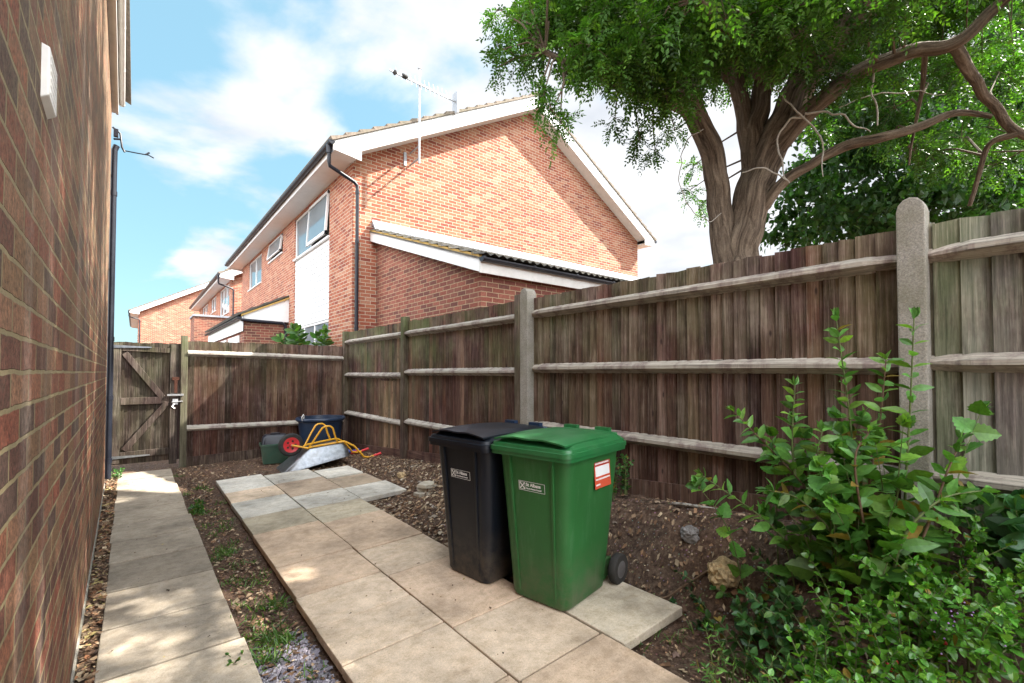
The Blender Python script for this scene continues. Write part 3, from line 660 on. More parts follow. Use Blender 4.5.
# two more houses further along
h2 = estate_house(3.43, 25, 38.9, 'brick house with white framed windows directly beyond the clad house', [(25.6, 28.8, 4.4, 5.79), (30.2, 32.4, 4.95, 5.79), (34, 37.1, 4.4, 5.79)])
window_x(h2, 3.43, 25.6, 28.8, 4.4, 5.79, [.33, .66]); window_x(h2, 3.43, 30.2, 32.4, 4.95, 5.79, [.5]); window_x(h2, 3.43, 34, 37.1, 4.4, 5.79, [.5])
mb = MB(); mb.box(2.0, 3.425, 24.8, 26.6, 0, 4.0); mb.build('porch_wall', M['dark_brick'], h2)
mb = MB(); mb.box(1.95, 3.427, 24.75, 26.65, 4.0, 4.08); mb.build('coping', M['lead'], h2)
h3 = estate_house(.12, 44, 58, 'farthest brick house showing its broad gable and black downpipe above the gate', [(46, 49, 4.4, 5.79), (52, 55, 4.4, 5.79)])
window_x(h3, .12, 46, 49, 4.4, 5.79, [.5]); window_x(h3, .12, 52, 55, 4.4, 5.79, [.5])

# ------------------------------------------------------------------ fences
def tone(base, v=.25, r=random):
    g = 1 + r.uniform(-v, v); return tuple(max(.004, c * g * (1 + r.uniform(-.08, .08))) for c in base)
def boards(mb, o, a, n, length, zb, zt, tones, r, vv=.42, pitch=1.0):
    """overlapping feather-edge boards: o start, a along, n towards the garden; zb/zt give bottom and top heights"""
    o, a, n = Vector(o), Vector(a), Vector(n); s = 0; up = Vector((0, 0, 1))
    while s < length - .01:
        w = min(r.uniform(.082, .096) * pitch, length - s + .012); mb.col = tone(r.choice(tones), vv, r)
        b0, t0, t1 = zb(s), zt(s) + r.uniform(-.012, .006), zt(s + w) + r.uniform(-.012, .006)
        k = r.uniform(-.005, .005)
        P = lambda q, d, z: o + a * q + n * d + up * z
        mb.hexa([P(s - .01, -.004, b0), P(s - .01, .004 + k, b0), P(s + w - .004, .022 + k, b0), P(s + w - .004, .001, b0),
                 P(s - .01, -.004, t0), P(s - .01, .004 - k, t0), P(s + w - .004, .022 - k, t1), P(s + w - .004, .001, t1)])
        s += w
def arris(mb, a, b, n, r, taper=True, h=.05, d=.078):
    """triangular rail between two posts, its ends hewn to a point"""
    a, b, n = Vector(a), Vector(b), Vector(n); L = (b - a).length; ax = (b - a) / L; u = Vector((0, 0, 1)); rings = []
    for q, sc in ((0, .45), (.16, 1), (.5, 1), (L - .16, 1), (L, .45)) if taper else ((0, 1), (L * .5, 1), (L, 1)):
        c = a + ax * q + u * r.uniform(-.004, .004); e = d * sc
        rings.append([c + u * h * (.6 + .4 * sc) + n * .002, c + u * .014 * sc + n * e, c - u * .012 * sc + n * e, c - u * h * (.6 + .4 * sc) + n * .002])
    mb.loft(rings, smooth=False)
FX = 3.25; NG = (-1, 0, 0)
sf = thing('board_fence', 'long weathered feather edge fence with concrete posts along the soil bed', 'fence', (FX, 4, 0))
DARK = [(.074, .028, .019), (.046, .019, .014), (.10, .041, .027), (.060, .028, .021), (.135, .074, .05)]
BROWN = [(.106, .047, .033), (.072, .032, .023), (.145, .082, .057), (.115, .07, .05), (.06, .025, .019)]
GREY = [(.22, .205, .17), (.17, .135, .13), (.26, .24, .20), (.15, .115, .115), (.21, .21, .15)]
TAN = [(.20, .125, .075)]
rf = random.Random(11)
bays = [(-2.6, .475, BROWN + GREY, 'board', 2.285), (.595, 3.60, BROWN + DARK, 'board', 2.285), (3.84, 6.47, DARK + BROWN[:2], 'board_green', 2.285), (6.59, 9.06, DARK + BROWN[:2], 'board_green', 2.285)]
zr = [(2.115, 1.545, .955), (2.11, 1.535, .945), (2.09, 1.50, .74), (2.09, 1.44, .70)]
for i, (y0, y1, tn, mat, zt) in enumerate(bays):
    mb = MB(); mid = FX
    boards(mb, (FX + .012, y0 - .06, 0), (0, 1, 0), NG, y1 - y0 + .12, lambda s, y0=y0: fence_ground(y0 + s) + .04, lambda s, zt=zt: zt, GREY if i == 0 else tn, rf, .42, 1.2 if i == 0 else 1.0)
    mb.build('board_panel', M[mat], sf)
    if i == 3:                                     # a few paler tan boards low in the last bay
        mb = MB(); boards(mb, (FX + .002, 6.9, 0), (0, 1, 0), NG, .62, lambda s: .2, lambda s: 1.36, TAN, rf); mb.build('tan_board_panel', M['post_wood'], sf, label='paler tan boards')
    for k, z in enumerate(zr[i]):
        mb = MB(); mb.col = tuple(c_ * g_ for g_ in [rf.uniform(.88, 1.1)] for c_ in ((.36, .325, .27) if i < 2 else (.42, .39, .335)))
        arris(mb, (FX + .0, y0 - .005, z), (FX + .0, y1 + .005, z), NG, rf, i < 2)
        mb.build('rail', M['rail'], sf)
    mb = MB(); mb.col = (.10, .052, .038); n = 8
    ys = np.linspace(y0 - .005, y1 + .005, n)
    mb.loft([[(FX - .028, y, fence_ground(y) - .12), (FX - .004, y, fence_ground(y) - .12), (FX - .004, y, fence_ground(y) + .125), (FX - .028, y, fence_ground(y) + .125)] for y in ys], smooth=False)
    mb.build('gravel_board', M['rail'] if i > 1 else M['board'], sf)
def concrete_post(y, top, w, parent, name='concrete_post'):
    mb = MB(); g = fence_ground(y); x0, x1 = FX - .098, FX + .03
    prof = [(0, g - .3), (0, top - .07)] + [(.5 - .5 * math.cos(t), top - .07 + .07 * math.sin(t)) for t in np.linspace(0, math.pi, 7)] + [(1, top - .07), (1, g - .3)]
    seen = []
    for a, z in prof:
        if not seen or (abs(seen[-1][0] - a) + abs(seen[-1][1] - z)) > 1e-6: seen.append((a, z))
    mb.prism([(x0, y - w / 2 + a * w, z) for a, z in seen], (x1 - x0, 0, 0))
    return mb.build(name, M['concrete'], parent, bevel=.008)
concrete_post(.535, 2.425, .118, sf); concrete_post(3.66, 2.385, .118, sf); concrete_post(-2.66, 2.42, .118, sf)
for y, top in ((3.775, 2.33), (6.53, 2.35), (9.12, 2.30)):
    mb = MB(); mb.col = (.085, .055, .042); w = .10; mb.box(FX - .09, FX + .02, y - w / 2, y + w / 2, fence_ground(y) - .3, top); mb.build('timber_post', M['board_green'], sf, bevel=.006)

bf = thing('board_fence', 'lower dark brown board fence across the far end beside the gate', 'fence', (1.9, 9.15, 0))
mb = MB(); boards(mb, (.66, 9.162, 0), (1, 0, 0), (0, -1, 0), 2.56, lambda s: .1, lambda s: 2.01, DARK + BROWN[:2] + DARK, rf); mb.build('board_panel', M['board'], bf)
for z in (1.79, .57):
    mb = MB(); mb.col = (.46, .43, .37); arris(mb, (.655, 9.15, z + .02), (3.2, 9.15, z - .03), (0, -1, 0), rf, False); mb.build('rail', M['back_rail'], bf)
mb = MB(); mb.col = (.075, .048, .036); mb.hexa([(.66, 9.125, -.1), (3.2, 9.125, -.1), (3.2, 9.148, -.1), (.66, 9.148, -.1), (.66, 9.125, .12), (3.2, 9.125, .17), (3.2, 9.148, .17), (.66, 9.148, .12)]); mb.build('gravel_board', M['board'], bf)
mb = MB(); mb.col = (.105, .095, .062); mb.box(.565, .655, 9.09, 9.19, -.2, 2.09); mb.build('timber_post', M['board_green'], bf, bevel=.006)
# the gate
gt = thing('garden_gate', 'dark timber garden gate with slanting braces and strap hinges at the path end', 'gate', (.15, 9.14, 0))
GX0, GX1, GB, GT = -.31, .555, .10, 1.96
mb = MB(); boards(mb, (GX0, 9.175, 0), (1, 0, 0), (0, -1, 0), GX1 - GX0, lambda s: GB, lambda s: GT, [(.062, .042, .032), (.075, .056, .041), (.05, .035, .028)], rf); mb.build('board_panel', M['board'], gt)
def gbar(name, a, b, w, col=(.055, .037, .03), th=.035, y=9.14):
    mb = MB(); mb.col = tone(col, .12, rf); mb.beam((a[0], y, a[1]), (b[0], y, b[1]), th, w, (0, 0, 1) if abs(a[0] - b[0]) > .1 else (1, 0, 0)); return mb.build(name, M['board'], gt, bevel=.003)
def vbar(name, x, z0, z1, w, y=9.138, th=.04):
    mb = MB(); mb.col = tone((.06, .042, .034), .12, rf); mb.box(x - w / 2, x + w / 2, y - th / 2, y + th / 2, z0, z1); return mb.build(name, M['board'], gt, bevel=.003)
vbar('stile', GX0 + .09, GB + .02, GT - .02, .10); vbar('stile', GX1 - .075, GB - .06, GT - .02, .10)
gbar('ledge', (GX0 + .145, 1.86), (GX1 - .13, 1.84), .075); gbar('ledge', (GX0 + .145, 1.055), (GX1 - .13, 1.055), .105); gbar('ledge', (GX0 + .145, .235), (GX1 - .13, .25), .10)
gbar('brace', (GX0 + .18, 1.79), (GX1 - .22, 1.10), .085, y=9.137, th=.03); gbar('brace', (GX0 + .19, .31), (GX1 - .16, 1.01), .085, y=9.137, th=.03)
for z in (1.885, .215):
    mb = MB(); mb.prism([(GX0 + .04, 9.117, z - .022), (GX0 + .5, 9.117, z - .008), (GX0 + .5, 9.117, z + .008), (GX0 + .04, 9.117, z + .022)], (0, -.008, 0)); mb.lathe((GX0 + .04, 9.105, z), [(.014, -.05), (.014, .05)], 8); mb.build('strap_hinge', M['galv'], gt)
mb = MB(); mb.beam((GX1 - .16, 9.105, 1.135), (GX1 + .05, 9.085, 1.135), .014, .03); mb.tube([(GX1 - .1, 9.10, 1.02), (GX1 + .04, 9.08, 1.03)], .010, 8); mb.box(GX1 - .09, GX1 - .02, 9.10, 9.118, .98, 1.07); mb.tube([(GX1 - .07, 9.10, .99), (GX1 - .1, 9.07, .95), (GX1 - .06, 9.07, .92)], .007, 6); mb.build('latch', M['steel'], gt)
mb = MB(); mb.box(GX1 - .10, GX1 + .0, 9.10, 9.117, 1.37, 1.42); mb.box(GX1 - .07, GX1 - .03, 9.10, 9.117, 1.16, 1.37); mb.build('old_lock_plate', M['rust'], gt)
mb = MB(); mb.col = (.07, .06, .045); mb.box(-.36, -.312, 9.10, 9.2, -.1, 2.02); mb.build('gate_post', M['board_green'], gt)

# ------------------------------------------------------------------ wheelie bins
def rrect(z, cx_, w, d, r, n=5, cy_=0.0):
    p = []
    for sx, sy, a0 in ((1, 1, 0), (-1, 1, 90), (-1, -1, 180), (1, -1, 270)):
        for k in range(n + 1):
            a = R(a0 + 90 * k / n); p.append((cx_ + sx * (d / 2 - r) + r * math.cos(a), cy_ + sy * (w / 2 - r) + r * math.sin(a), z))
    return p
def text_mesh(txt, size, name, mat, parent, mtx, ext=.0006):
    cu = bpy.data.curves.new(name, 'FONT'); cu.body = txt; cu.size = size; cu.align_x = 'LEFT'; cu.extrude = ext; cu.offset = .0007 * (size / .03)
    tmp = bpy.data.objects.new(name + '_tmp', cu); C.objects.link(tmp)
    me = bpy.data.meshes.new_from_object(tmp); bpy.data.objects.remove(tmp); bpy.data.curves.remove(cu)
    me.transform(mtx); me.materials.clear(); me.materials.append(mat)
    o = bpy.data.objects.new(name, me); C.objects.link(o)
    if parent: o.parent = parent
    return o
def bin_xd(z):  # front face x at height z (body tapers)
    return -(.245 + (.325 - .245) * min(1, z / .93))
def make_bin(body_mat, lid_mat, root, sticker):
    """local frame: -x is the front, +x the handle and wheels"""
    m = MB()
    rings = []
    for z, d, w, r, c in ((0, .43, .40, .05, -.03), (.02, .47, .435, .06, -.02), (.25, .52, .468, .065, -.012), (.6, .59, .51, .07, -.004), (.90, .645, .545, .07, .0), (.93, .65, .548, .07, 0)):
        rings.append(rrect(z, c, w, d, r, 6))
    m.loft(rings, (True, False)); m.loft([rrect(.93, 0, .548, .65, .07, 6), rrect(.93, 0, .51, .61, .06, 6), rrect(.5, 0, .47, .54, .06, 6)], (False, True))
    body = m.build('body', body_mat, root, local=True)
    m = MB()                                          # pressed ribs on the front
    for y in (-.165, .165):
        m.hexa([(-.245 - .014, y * .82 - .008, .04), (-.2, y * .82 - .008, .04), (-.2, y * .82 + .008, .04), (-.245 - .014, y * .82 + .008, .04), (-.322 - .015, y - .009, .90), (-.28, y - .009, .90), (-.28, y + .009, .90), (-.322 - .015, y + .009, .90)])
    m.build('rib', body_mat, body, bevel=.003, local=True)
    m = MB()                                          # rim
    m.loft([rrect(.905, 0, .575, .675, .065, 6), rrect(.90, 0, .59, .69, .065, 6), rrect(.945, 0, .595, .695, .065, 6), rrect(.95, 0, .575, .675, .06, 6), rrect(.95, 0, .53, .62, .05, 6)], (False, False)); m.build('rim', body_mat, root, local=True)
    m = MB()                                          # lid: skirt, step, raised plate with a handle lip
    m.loft([rrect(.915, -.005, .60, .715, .06, 6), rrect(.905, -.005, .612, .730, .05, 6), rrect(.928, -.005, .614, .732, .05, 6), rrect(.929, -.005, .624, .744, .05, 6), rrect(.955, -.004, .624, .744, .05, 6), rrect(.957, -.003, .606, .726, .05, 6), rrect(.975, -.002, .60, .72, .06, 6), rrect(.98, .005, .565, .67, .06, 6), rrect(1.004, .02, .535, .62, .06, 6), rrect(1.012, .03, .50, .57, .06, 6)], (False, True))
    lid = m.build('lid', lid_mat, root, local=True)
    m = MB(); rg = []; nx2, ny2 = 20, 14              # slightly domed, waved cover plate
    def top(x, y):
        q = (x + .35) / .70
        wave = .009 * math.exp(-((y + .10) / .08) ** 2) + .009 * math.exp(-((y - .10) / .08) ** 2)
        return 1.004 + .028 * math.sin(math.pi * min(1, max(0, .10 + .80 * q))) - (.012 + .018 * min(1, q * 1.3)) * (abs(y) / .27) ** 6 + (wave * max(0, 1 - q * 2.2))
    up_ = [[(x, y, top(x, y)) for y in np.linspace(-.272, .272, ny2)] for x in np.linspace(-.352 + .0, .33, nx2)]
    dn = [[(x, y, z - .010) for x, y, z in r] for r in up_]
    m.loft(up_, (False, False), closed=False); b0 = len(m.v); m.loft([r[::-1] for r in dn], (False, False), closed=False)
    edge_u = up_[0] + [r[-1] for r in up_[1:]] + up_[-1][::-1][1:] + [r[0] for r in up_[::-1][1:]]
    m.loft([[(x, y, z - .010) for x, y, z in edge_u], edge_u], (False, False), smooth=False)
    m.build('cover_plate', lid_mat, lid, local=True)
    m = MB(); m.tube([(.37, -.2, .95), (.40, -.2, .985), (.40, .2, .985), (.37, .2, .95)], .016, 10)
    for y in (-.2, -.07, .07, .2): m.box(.31, .40, y - .012, y + .012, .93, .985)
    for y in (-.13, .13): m.box(.32, .36, y - .055, y + .055, .97, 1.035)
    m.build('handle_bar', M['blue_tub'] if not sticker else lid_mat, root, local=True)
    m = MB(); m.tube([(.30, -.25, .1), (.30, .25, .1)], .012, 10); m.build('axle', M['steel'], root, local=True)
    for y in (-.262, .262):
        w = MB(); w.lathe((.30, y, .1), [(.075, -.026), (.094, -.026), (.1, -.018), (.1, .018), (.094, .026), (.075, .026)], 28, 'y'); wheel = w.build('wheel', M['rubber'], root, local=True)
        w = MB(); w.lathe((.30, y, .1), [(.02, -.03), (.05, -.028), (.072, -.020), (.076, -.022), (.076, .022), (.072, .02), (.02, .03)], 28, 'y')
        w.build('hub', M['grey_rim'], wheel, local=True)
    m = MB(); m.hexa([(.19, -.2, .02), (.33, -.2, .06), (.33, .2, .06), (.19, .2, .02), (.20, -.2, .16), (.32, -.2, .16), (.32, .2, .16), (.20, .2, .16)]); m.build('axle_housing', body_mat, root, bevel=.008, local=True)
    # council label on the front: frame, square emblem, two lines
    z0 = .69; slope = (.325 - .245) / .93
    fr = Matrix(((0, 0, -1, bin_xd(z0) - .0025), (-1, 0, 0, 0), (0, 1, -0.0, z0), (0, 0, 0, 1)))  # text x -> -y, y -> z
    tilt = Matrix.Translation((0, 0, 0))
    fr = Matrix.Translation((bin_xd(z0) - .004, 0.10, z0)) @ Matrix.Rotation(-math.atan(slope), 4, 'Y') @ Matrix(((0, 0, -1, 0), (-1, 0, 0, 0), (0, 1, 0, 0), (0, 0, 0, 1)))
    m = MB()
    def strip(x0, x1, y0, y1, h=.0008): m.hexa([fr @ Vector(p) for p in ((x0, y0, 0), (x1, y0, 0), (x1, y1, 0), (x0, y1, 0), (x0, y0, h), (x1, y0, h), (x1, y1, h), (x0, y1, h))])
    W, H = .20, .058
    strip(0, W, 0, .0022); strip(0, W, H - .0022, H); strip(0, .0022, 0, H); strip(W - .0022, W, 0, H)
    strip(.006, .05, .007, .0095); strip(.006, .05, .0485, .051); strip(.006, .0085, .007, .051); strip(.0475, .05, .007, .051)
    for sg in (1, -1):
        a, b = Vector((.010, .029 - sg * .018, .0)), Vector((.046, .029 + sg * .018, .0)); d = (b - a).normalized(); s_ = Vector((-d.y, d.x, 0)) * .0034
        m.hexa([fr @ p for p in (a - s_, b - s_, b + s_, a + s_)] + [fr @ (p + Vector((0, 0, .0008 + .0002 * sg))) for p in (a - s_, b - s_, b + s_, a + s_)])
    m.build('council_label', M['print_grey'], root, local=True)
    text_mesh('St Albans', .030, 'label_lettering', M['print_grey'], root, fr @ Matrix.Translation((.056, .029, 0)))
    text_mesh('City & District Council', .0125, 'label_lettering', M['print_grey'], root, fr @ Matrix.Translation((.056, .011, 0)))
    if sticker:                                       # red notice on the right-hand side
        zc = .79; sd = (.548 - .468) / 2 / .68
        f2 = Matrix.Translation((.075, -(.468 / 2 + sd * (zc - .25)) - .0065, zc)) @ Matrix.Rotation(-math.atan(sd), 4, 'X') @ Matrix(((1, 0, 0, 0), (0, 0, -1, 0), (0, 1, 0, 0), (0, 0, 0, 1)))
        def pl(name, mat, x0, x1, y0, y1, h, par):
            q = MB(); q.hexa([f2 @ Vector(p) for p in ((x0, y0, 0), (x1, y0, 0), (x1, y1, 0), (x0, y1, 0), (x0, y0, h), (x1, y0, h), (x1, y1, h), (x0, y1, h))]); return q.build(name, mat, par, local=True)
        st = pl('notice_sticker', M['sticker_red'], -.10, .10, -.098, .098, .0008, root)
        pl('heading_band', M['sticker_rust'], -.097, .097, .040, .096, .0014, st); pl('white_panel', M['sticker_white'], -.088, .088, -.024, .038, .0016, st)
        for (yy, xa, xb, seed) in ((.078, -.06, .055, 1), (.055, -.088, .08, 2), (-.042, -.088, .08, 3), (-.075, -.088, -.04, 4)):
            q = MB(); r5 = random.Random(seed); x = xa
            while x < xb:
                w = r5.uniform(.006, .013); q.hexa([f2 @ Vector(p) for p in ((x, yy - .005, .001), (x + w, yy - .005, .001), (x + w, yy + .005, .001), (x, yy + .005, .001), (x, yy - .005, .002), (x + w, yy - .005, .002), (x + w, yy + .005, .002), (x, yy + .005, .002))]); x += w + .0035
            q.build('print_line', M['sticker_white'], st, local=True)
BZ = .078
gb = thing('wheelie_bin', 'green wheelie bin with a red and white sticker on its side', 'wheelie bin', (2.19, 2.17, BZ), R(10.5))
make_bin(M['bin_green'], M['bin_edge'], gb, True)
bb = thing('wheelie_bin', 'black wheelie bin standing just behind the green one', 'wheelie bin', (2.06, 2.745, BZ - .005), R(7.5))
make_bin(M['bin_black'], M['bin_black'], bb, False)

# ------------------------------------------------------------------ things at the far end
cr = thing('storage_box', 'small green plastic box with a dark lid beside the upturned barrow', 'storage box', (1.80, 8.35, .02), R(-8))
mb = MB(); mb.loft([rrect(0, 0, .36, .26, .03, 4), rrect(.27, 0, .42, .31, .03, 4), rrect(.29, 0, .42, .31, .03, 4)], (True, False)); mb.loft([rrect(.29, 0, .42, .31, .03, 4), rrect(.05, 0, .33, .24, .03, 4)], (False, True))
for v in mb.v: pass
mb.v = [(y, x, z) for x, y, z in mb.v]; mb.f = [f[::-1] for f in mb.f]; mb.build('body', M['crate_green'], cr, local=True)
mb = MB(); mb.loft([rrect(.285, 0, .43, .32, .03, 4), rrect(.285, 0, .46, .35, .04, 4), rrect(.315, 0, .46, .35, .04, 4), rrect(.315, 0, .43, .32, .03, 4)], (False, False)); mb.v = [(y, x, z) for x, y, z in mb.v]; mb.f = [f[::-1] for f in mb.f]; mb.build('rim', M['crate_green'], cr, local=True)
mb = MB(); mb.loft([rrect(.30, 0, .40, .30, .04, 4), rrect(.42, .01, .37, .27, .05, 4), rrect(.455, .02, .30, .20, .05, 4)], (True, True)); mb.v = [(y, x, z) for x, y, z in mb.v]; mb.f = [f[::-1] for f in mb.f]
mb.tube([(-.08, .03, .42), (-.06, .03, .47), (.06, .03, .47), (.08, .03, .42)], .012, 8); mb.build('lid', M['black_pipe'], cr, local=True)
tb = thing('planter_tub', 'large round navy plastic tub standing in the fence corner', 'tub', (2.60, 8.62, 0))
mb = MB(); mb.lathe((2.60, 8.62, .02), [(.30, 0), (.335, .25), (.372, .60), (.40, .61), (.415, .63), (.415, .66), (.40, .672), (.375, .67), (.365, .60), (.34, .42)], 40, cap=(True, False)); mb.build('body', M['blue_tub'], tb)
mb = MB(); mb.lathe((2.60, 8.62, .02), [(.345, .5), (.2, .515), (.02, .53)], 32, cap=(False, True)); mb.build('soil_fill', M['soil'], tb)
mb = MB(); mb.tube([(2.24, 8.44, .64), (2.22, 8.41, .72), (2.25, 8.42, .77), (2.27, 8.45, .74), (2.26, 8.46, .66)], .008, 6); mb.build('rope_handle', M['white_old'], tb)
# upturned wheelbarrow
wb = thing('wheelbarrow', 'upturned galvanised wheelbarrow with a yellow tube frame and red wheel', 'wheelbarrow', (2.1, 7.5, .05))
def bar(t, w, h):  # along the barrow: t 0 at the wheel, 1 at the grips; w sideways, h height
    a, b = Vector((1.86, 7.62, 0)), Vector((2.98, 7.58, 0)); d = (b - a); s = Vector((-d.y, d.x, 0)).normalized()
    return a + d * t + s * w + Vector((0, 0, h))
mb = MB()
rim = [bar(-.13, -.30, .02), bar(.72, -.33, .20), bar(.72, .33, .20), bar(-.13, .30, .02)]
base = [bar(.20, -.17, .315), bar(.66, -.20, .37), bar(.66, .20, .37), bar(.20, .17, .315)]
def rnd_ring(q, r=.22, n=5):
    out = []
    for i in range(4):
        p, a, b = q[i], q[i - 1], q[(i + 1) % 4]
        for k in range(n):
            t = k / (n - 1); p0, p1 = p.lerp(a, r * .5), p.lerp(b, r * .5); out.append((p0.lerp(p, t)).lerp(p.lerp(p1, t), t))
    return out
r0, r1 = rnd_ring(rim), rnd_ring(base); up2 = Vector((0, 0, .012))
mid = [a.lerp(b, .5) + (a.lerp(b, .5) - Vector((2.25, 7.6, .2))).normalized() * .02 for a, b in zip(r0, r1)]
mb.loft([[p - up2 for p in r0], r0, mid, r1], (False, True)); ctr = Vector((2.25, 7.6, .2)); mb.loft([[p + (ctr - p) * .012 for p in r] for r in (r1, mid, r0)], (True, False))
mb.build('tray', M['galv'], wb)
mb = MB(); mb.tube([p - up2 for p in r0] + [r0[0] - up2], .009, 8); mb.build('tray_rim', M['galv'], wb)
for s in (-1, 1):
    mb = MB(); mb.tube([bar(-.0, .075 * s, .385), bar(.10, .09 * s, .355), bar(.19, .12 * s, .325), bar(.24, .15 * s, .345), bar(.66, .20 * s, .395), bar(.78, .25 * s, .32), bar(.92, .28 * s, .13), bar(1.0, .29 * s, .11), bar(1.08, .29 * s, .135)], .016, 10); mb.build('frame_tube', M['yellow'], wb)
    mb = MB(); mb.tube([bar(1.06, .29 * s, .128), bar(1.17, .29 * s, .16)], .021, 10); mb.build('grip', M['red_plastic'], wb)
    mb = MB(); mb.tube([bar(.20, .13 * s, .325), bar(.30, .18 * s, .52), bar(.36, .20 * s, .63), bar(.40, .205 * s, .655), bar(.46, .21 * s, .655), bar(.50, .21 * s, .62), bar(.53, .205 * s, .50), bar(.57, .20 * s, .385)], .014, 10); mb.build('leg', M['yellow'], wb)
wc = bar(0, 0, .385)
mb = MB(); mb.lathe(wc, [(.115, -.035), (.15, -.042), (.172, -.028), (.178, 0), (.172, .028), (.15, .042), (.115, .035)], 32, 'y', True, (False, False)); wh = mb.build('wheel', M['rubber'], wb)
mb = MB(); mb.lathe(wc, [(.02, -.05), (.03, -.045), (.035, -.02), (.085, -.02), (.105, -.035), (.118, -.034), (.118, .034), (.105, .035), (.085, .02), (.03, .02), (.02, .05)], 28, 'y'); mb.build('hub', M['red_plastic'], wh)
mb = MB()
for k in range(5): a = k * 2 * math.pi / 5; mb.lathe(wc + Vector((.06 * math.cos(a), -.024, .06 * math.sin(a))), [(.016, 0), (.016, -.006)], 10, 'y')
mb.build('hub_hole', M['rubber'], wh)
mb = MB(); mb.tube([wc - Vector((0, .085, 0)), wc + Vector((0, .085, 0))], .011, 8); mb.build('axle', M['steel'], wb)
bt = thing('plastic_object', 'small blue and red plastic object by the barrow grips', 'plastic object', (3.0, 8.1, .08))
mb = MB(); mb.tube([(2.86, 8.15, .12), (2.98, 8.05, .10), (3.1, 8.1, .11)], .035, 8); mb.build('body', sign_mat('blue_plastic', (.02, .06, .3)), bt)
mb = MB(); mb.tube([(2.92, 7.98, .1), (3.05, 7.95, .10)], .03, 8); mb.build('tip', M['red_plastic'], bt)

# ------------------------------------------------------------------ stones
def rock(name, label, cat, loc, size, mat, seed, group=None):
    bm = bmesh.new(); bmesh.ops.create_icosphere(bm, subdivisions=4, radius=1)
    for v in bm.verts:
        n = v.co.normalized(); k = 1 + .30 * mnoise.noise(n * 1.6 + Vector((seed, 0, 0))) + .16 * mnoise.noise(n * 4 + Vector((0, seed, 0))) + .09 * mnoise.noise(n * 10)
        q = n * k; v.co = (q.x * size[0], q.y * size[1], q.z * size[2])
    me = bpy.data.meshes.new(name); bm.to_mesh(me); bm.free(); me.materials.append(mat)
    for p in me.polygons: p.use_smooth = False
    o = bpy.data.objects.new(name, me); C.objects.link(o); o.location = loc; o.rotation_euler = (.2, -.3, seed); return tag(o, label, cat, group)
rock('stone', 'rough crumbly yellow stone half buried in the bank behind the weeds', 'stone', on_ground(724, 580) + Vector((0, 0, .04)), (.15, .085, .085), M['stone_pale'], 3.3)
rock('stone', 'angular grey stone lying on the soil just below the fence foot', 'stone', on_ground(690, 542) + Vector((0, 0, .025)), (.06, .05, .055), M['stone_grey'], 8.1)
rock('stone', 'fist sized buff stone lying by the patio edge nearest the corner', 'stone', (2.72, 5.6, ground_z(2.72, 5.6) + .015), (.07, .06, .04), M['stone_pale'], 1.7)
sg = ground_z(2.62, 4.62)
for k, (dx, dy, rz, w, d, lab) in enumerate(((0, 0, .3, .20, .13, 'lowest of three pale slab offcuts stacked beside the black bin'), (.03, .02, -.2, .17, .12, 'middle of three pale slab offcuts stacked beside the black bin'), (.0, .03, .7, .15, .10, 'topmost of three pale slab offcuts stacked beside the black bin'))):
    mb = MB(); r = random.Random(k); z = .0
    poly = [(w * math.cos(a) * r.uniform(.8, 1.1), d * math.sin(a) * r.uniform(.8, 1.1), 0) for a in (.3, 1.2, 2.5, 3.6, 4.4, 5.6)]; mb.col = (.42, .38, .31)
    mb.prism(poly, (0, 0, .04)); o = mb.build('slab_offcut', M['slab'], bevel=.006); o.location = (2.58 + dx, 4.66 + dy, sg + .0 + k * .042); o.rotation_euler = (.05 * (k - 1), .06, rz)
    tag(o, lab, 'stone slab', 'slab offcuts stacked by the black bin')

# ------------------------------------------------------------------ foliage tools
def unit(a): return a / np.maximum(1e-9, np.linalg.norm(a, axis=-1, keepdims=True))
def pinnate(P, D, L, pairs, ll, lw, cols, rng):
    """compound leaves: P base, D direction, L length -> quads, one per leaflet"""
    n = len(P); D = unit(D); Z = np.array([0, 0, 1.0])
    N = unit(Z + rng.normal(0, .45, (n, 3))); Sd = unit(np.cross(D, N)); N = unit(np.cross(Sd, D))
    V = []; K = []
    for k in range(pairs * 2 + 1):
        if k == pairs * 2: t, ax = np.full(n, 1.0), D - Z * .5
        else:
            t = np.full(n, (k // 2 + 1.0) / (pairs + .6)); sg = 1 if k % 2 else -1
            ax = Sd * sg * .9 + D * .45 - Z * .25 + rng.normal(0, .18, (n, 3))
        base = P + D * (L * t)[:, None] - Z * (L * .38 * t * t)[:, None]
        ax = unit(ax); wv = unit(np.cross(ax, N + rng.normal(0, .25, (n, 3)))) ; l = (ll * rng.uniform(.8, 1.15, n))[:, None]; w = lw * l / ll
        V.append(np.stack([base, base + ax * l * .45 + wv * w * .5, base + ax * l, base + ax * l * .45 - wv * w * .5], 1)); K.append(np.repeat((cols * rng.uniform(.85, 1.15, (n, 1)))[:, None, :], 4, 1))
    V = np.concatenate(V).reshape(-1, 3); K = np.concatenate(K).reshape(-1, 3); return V, K
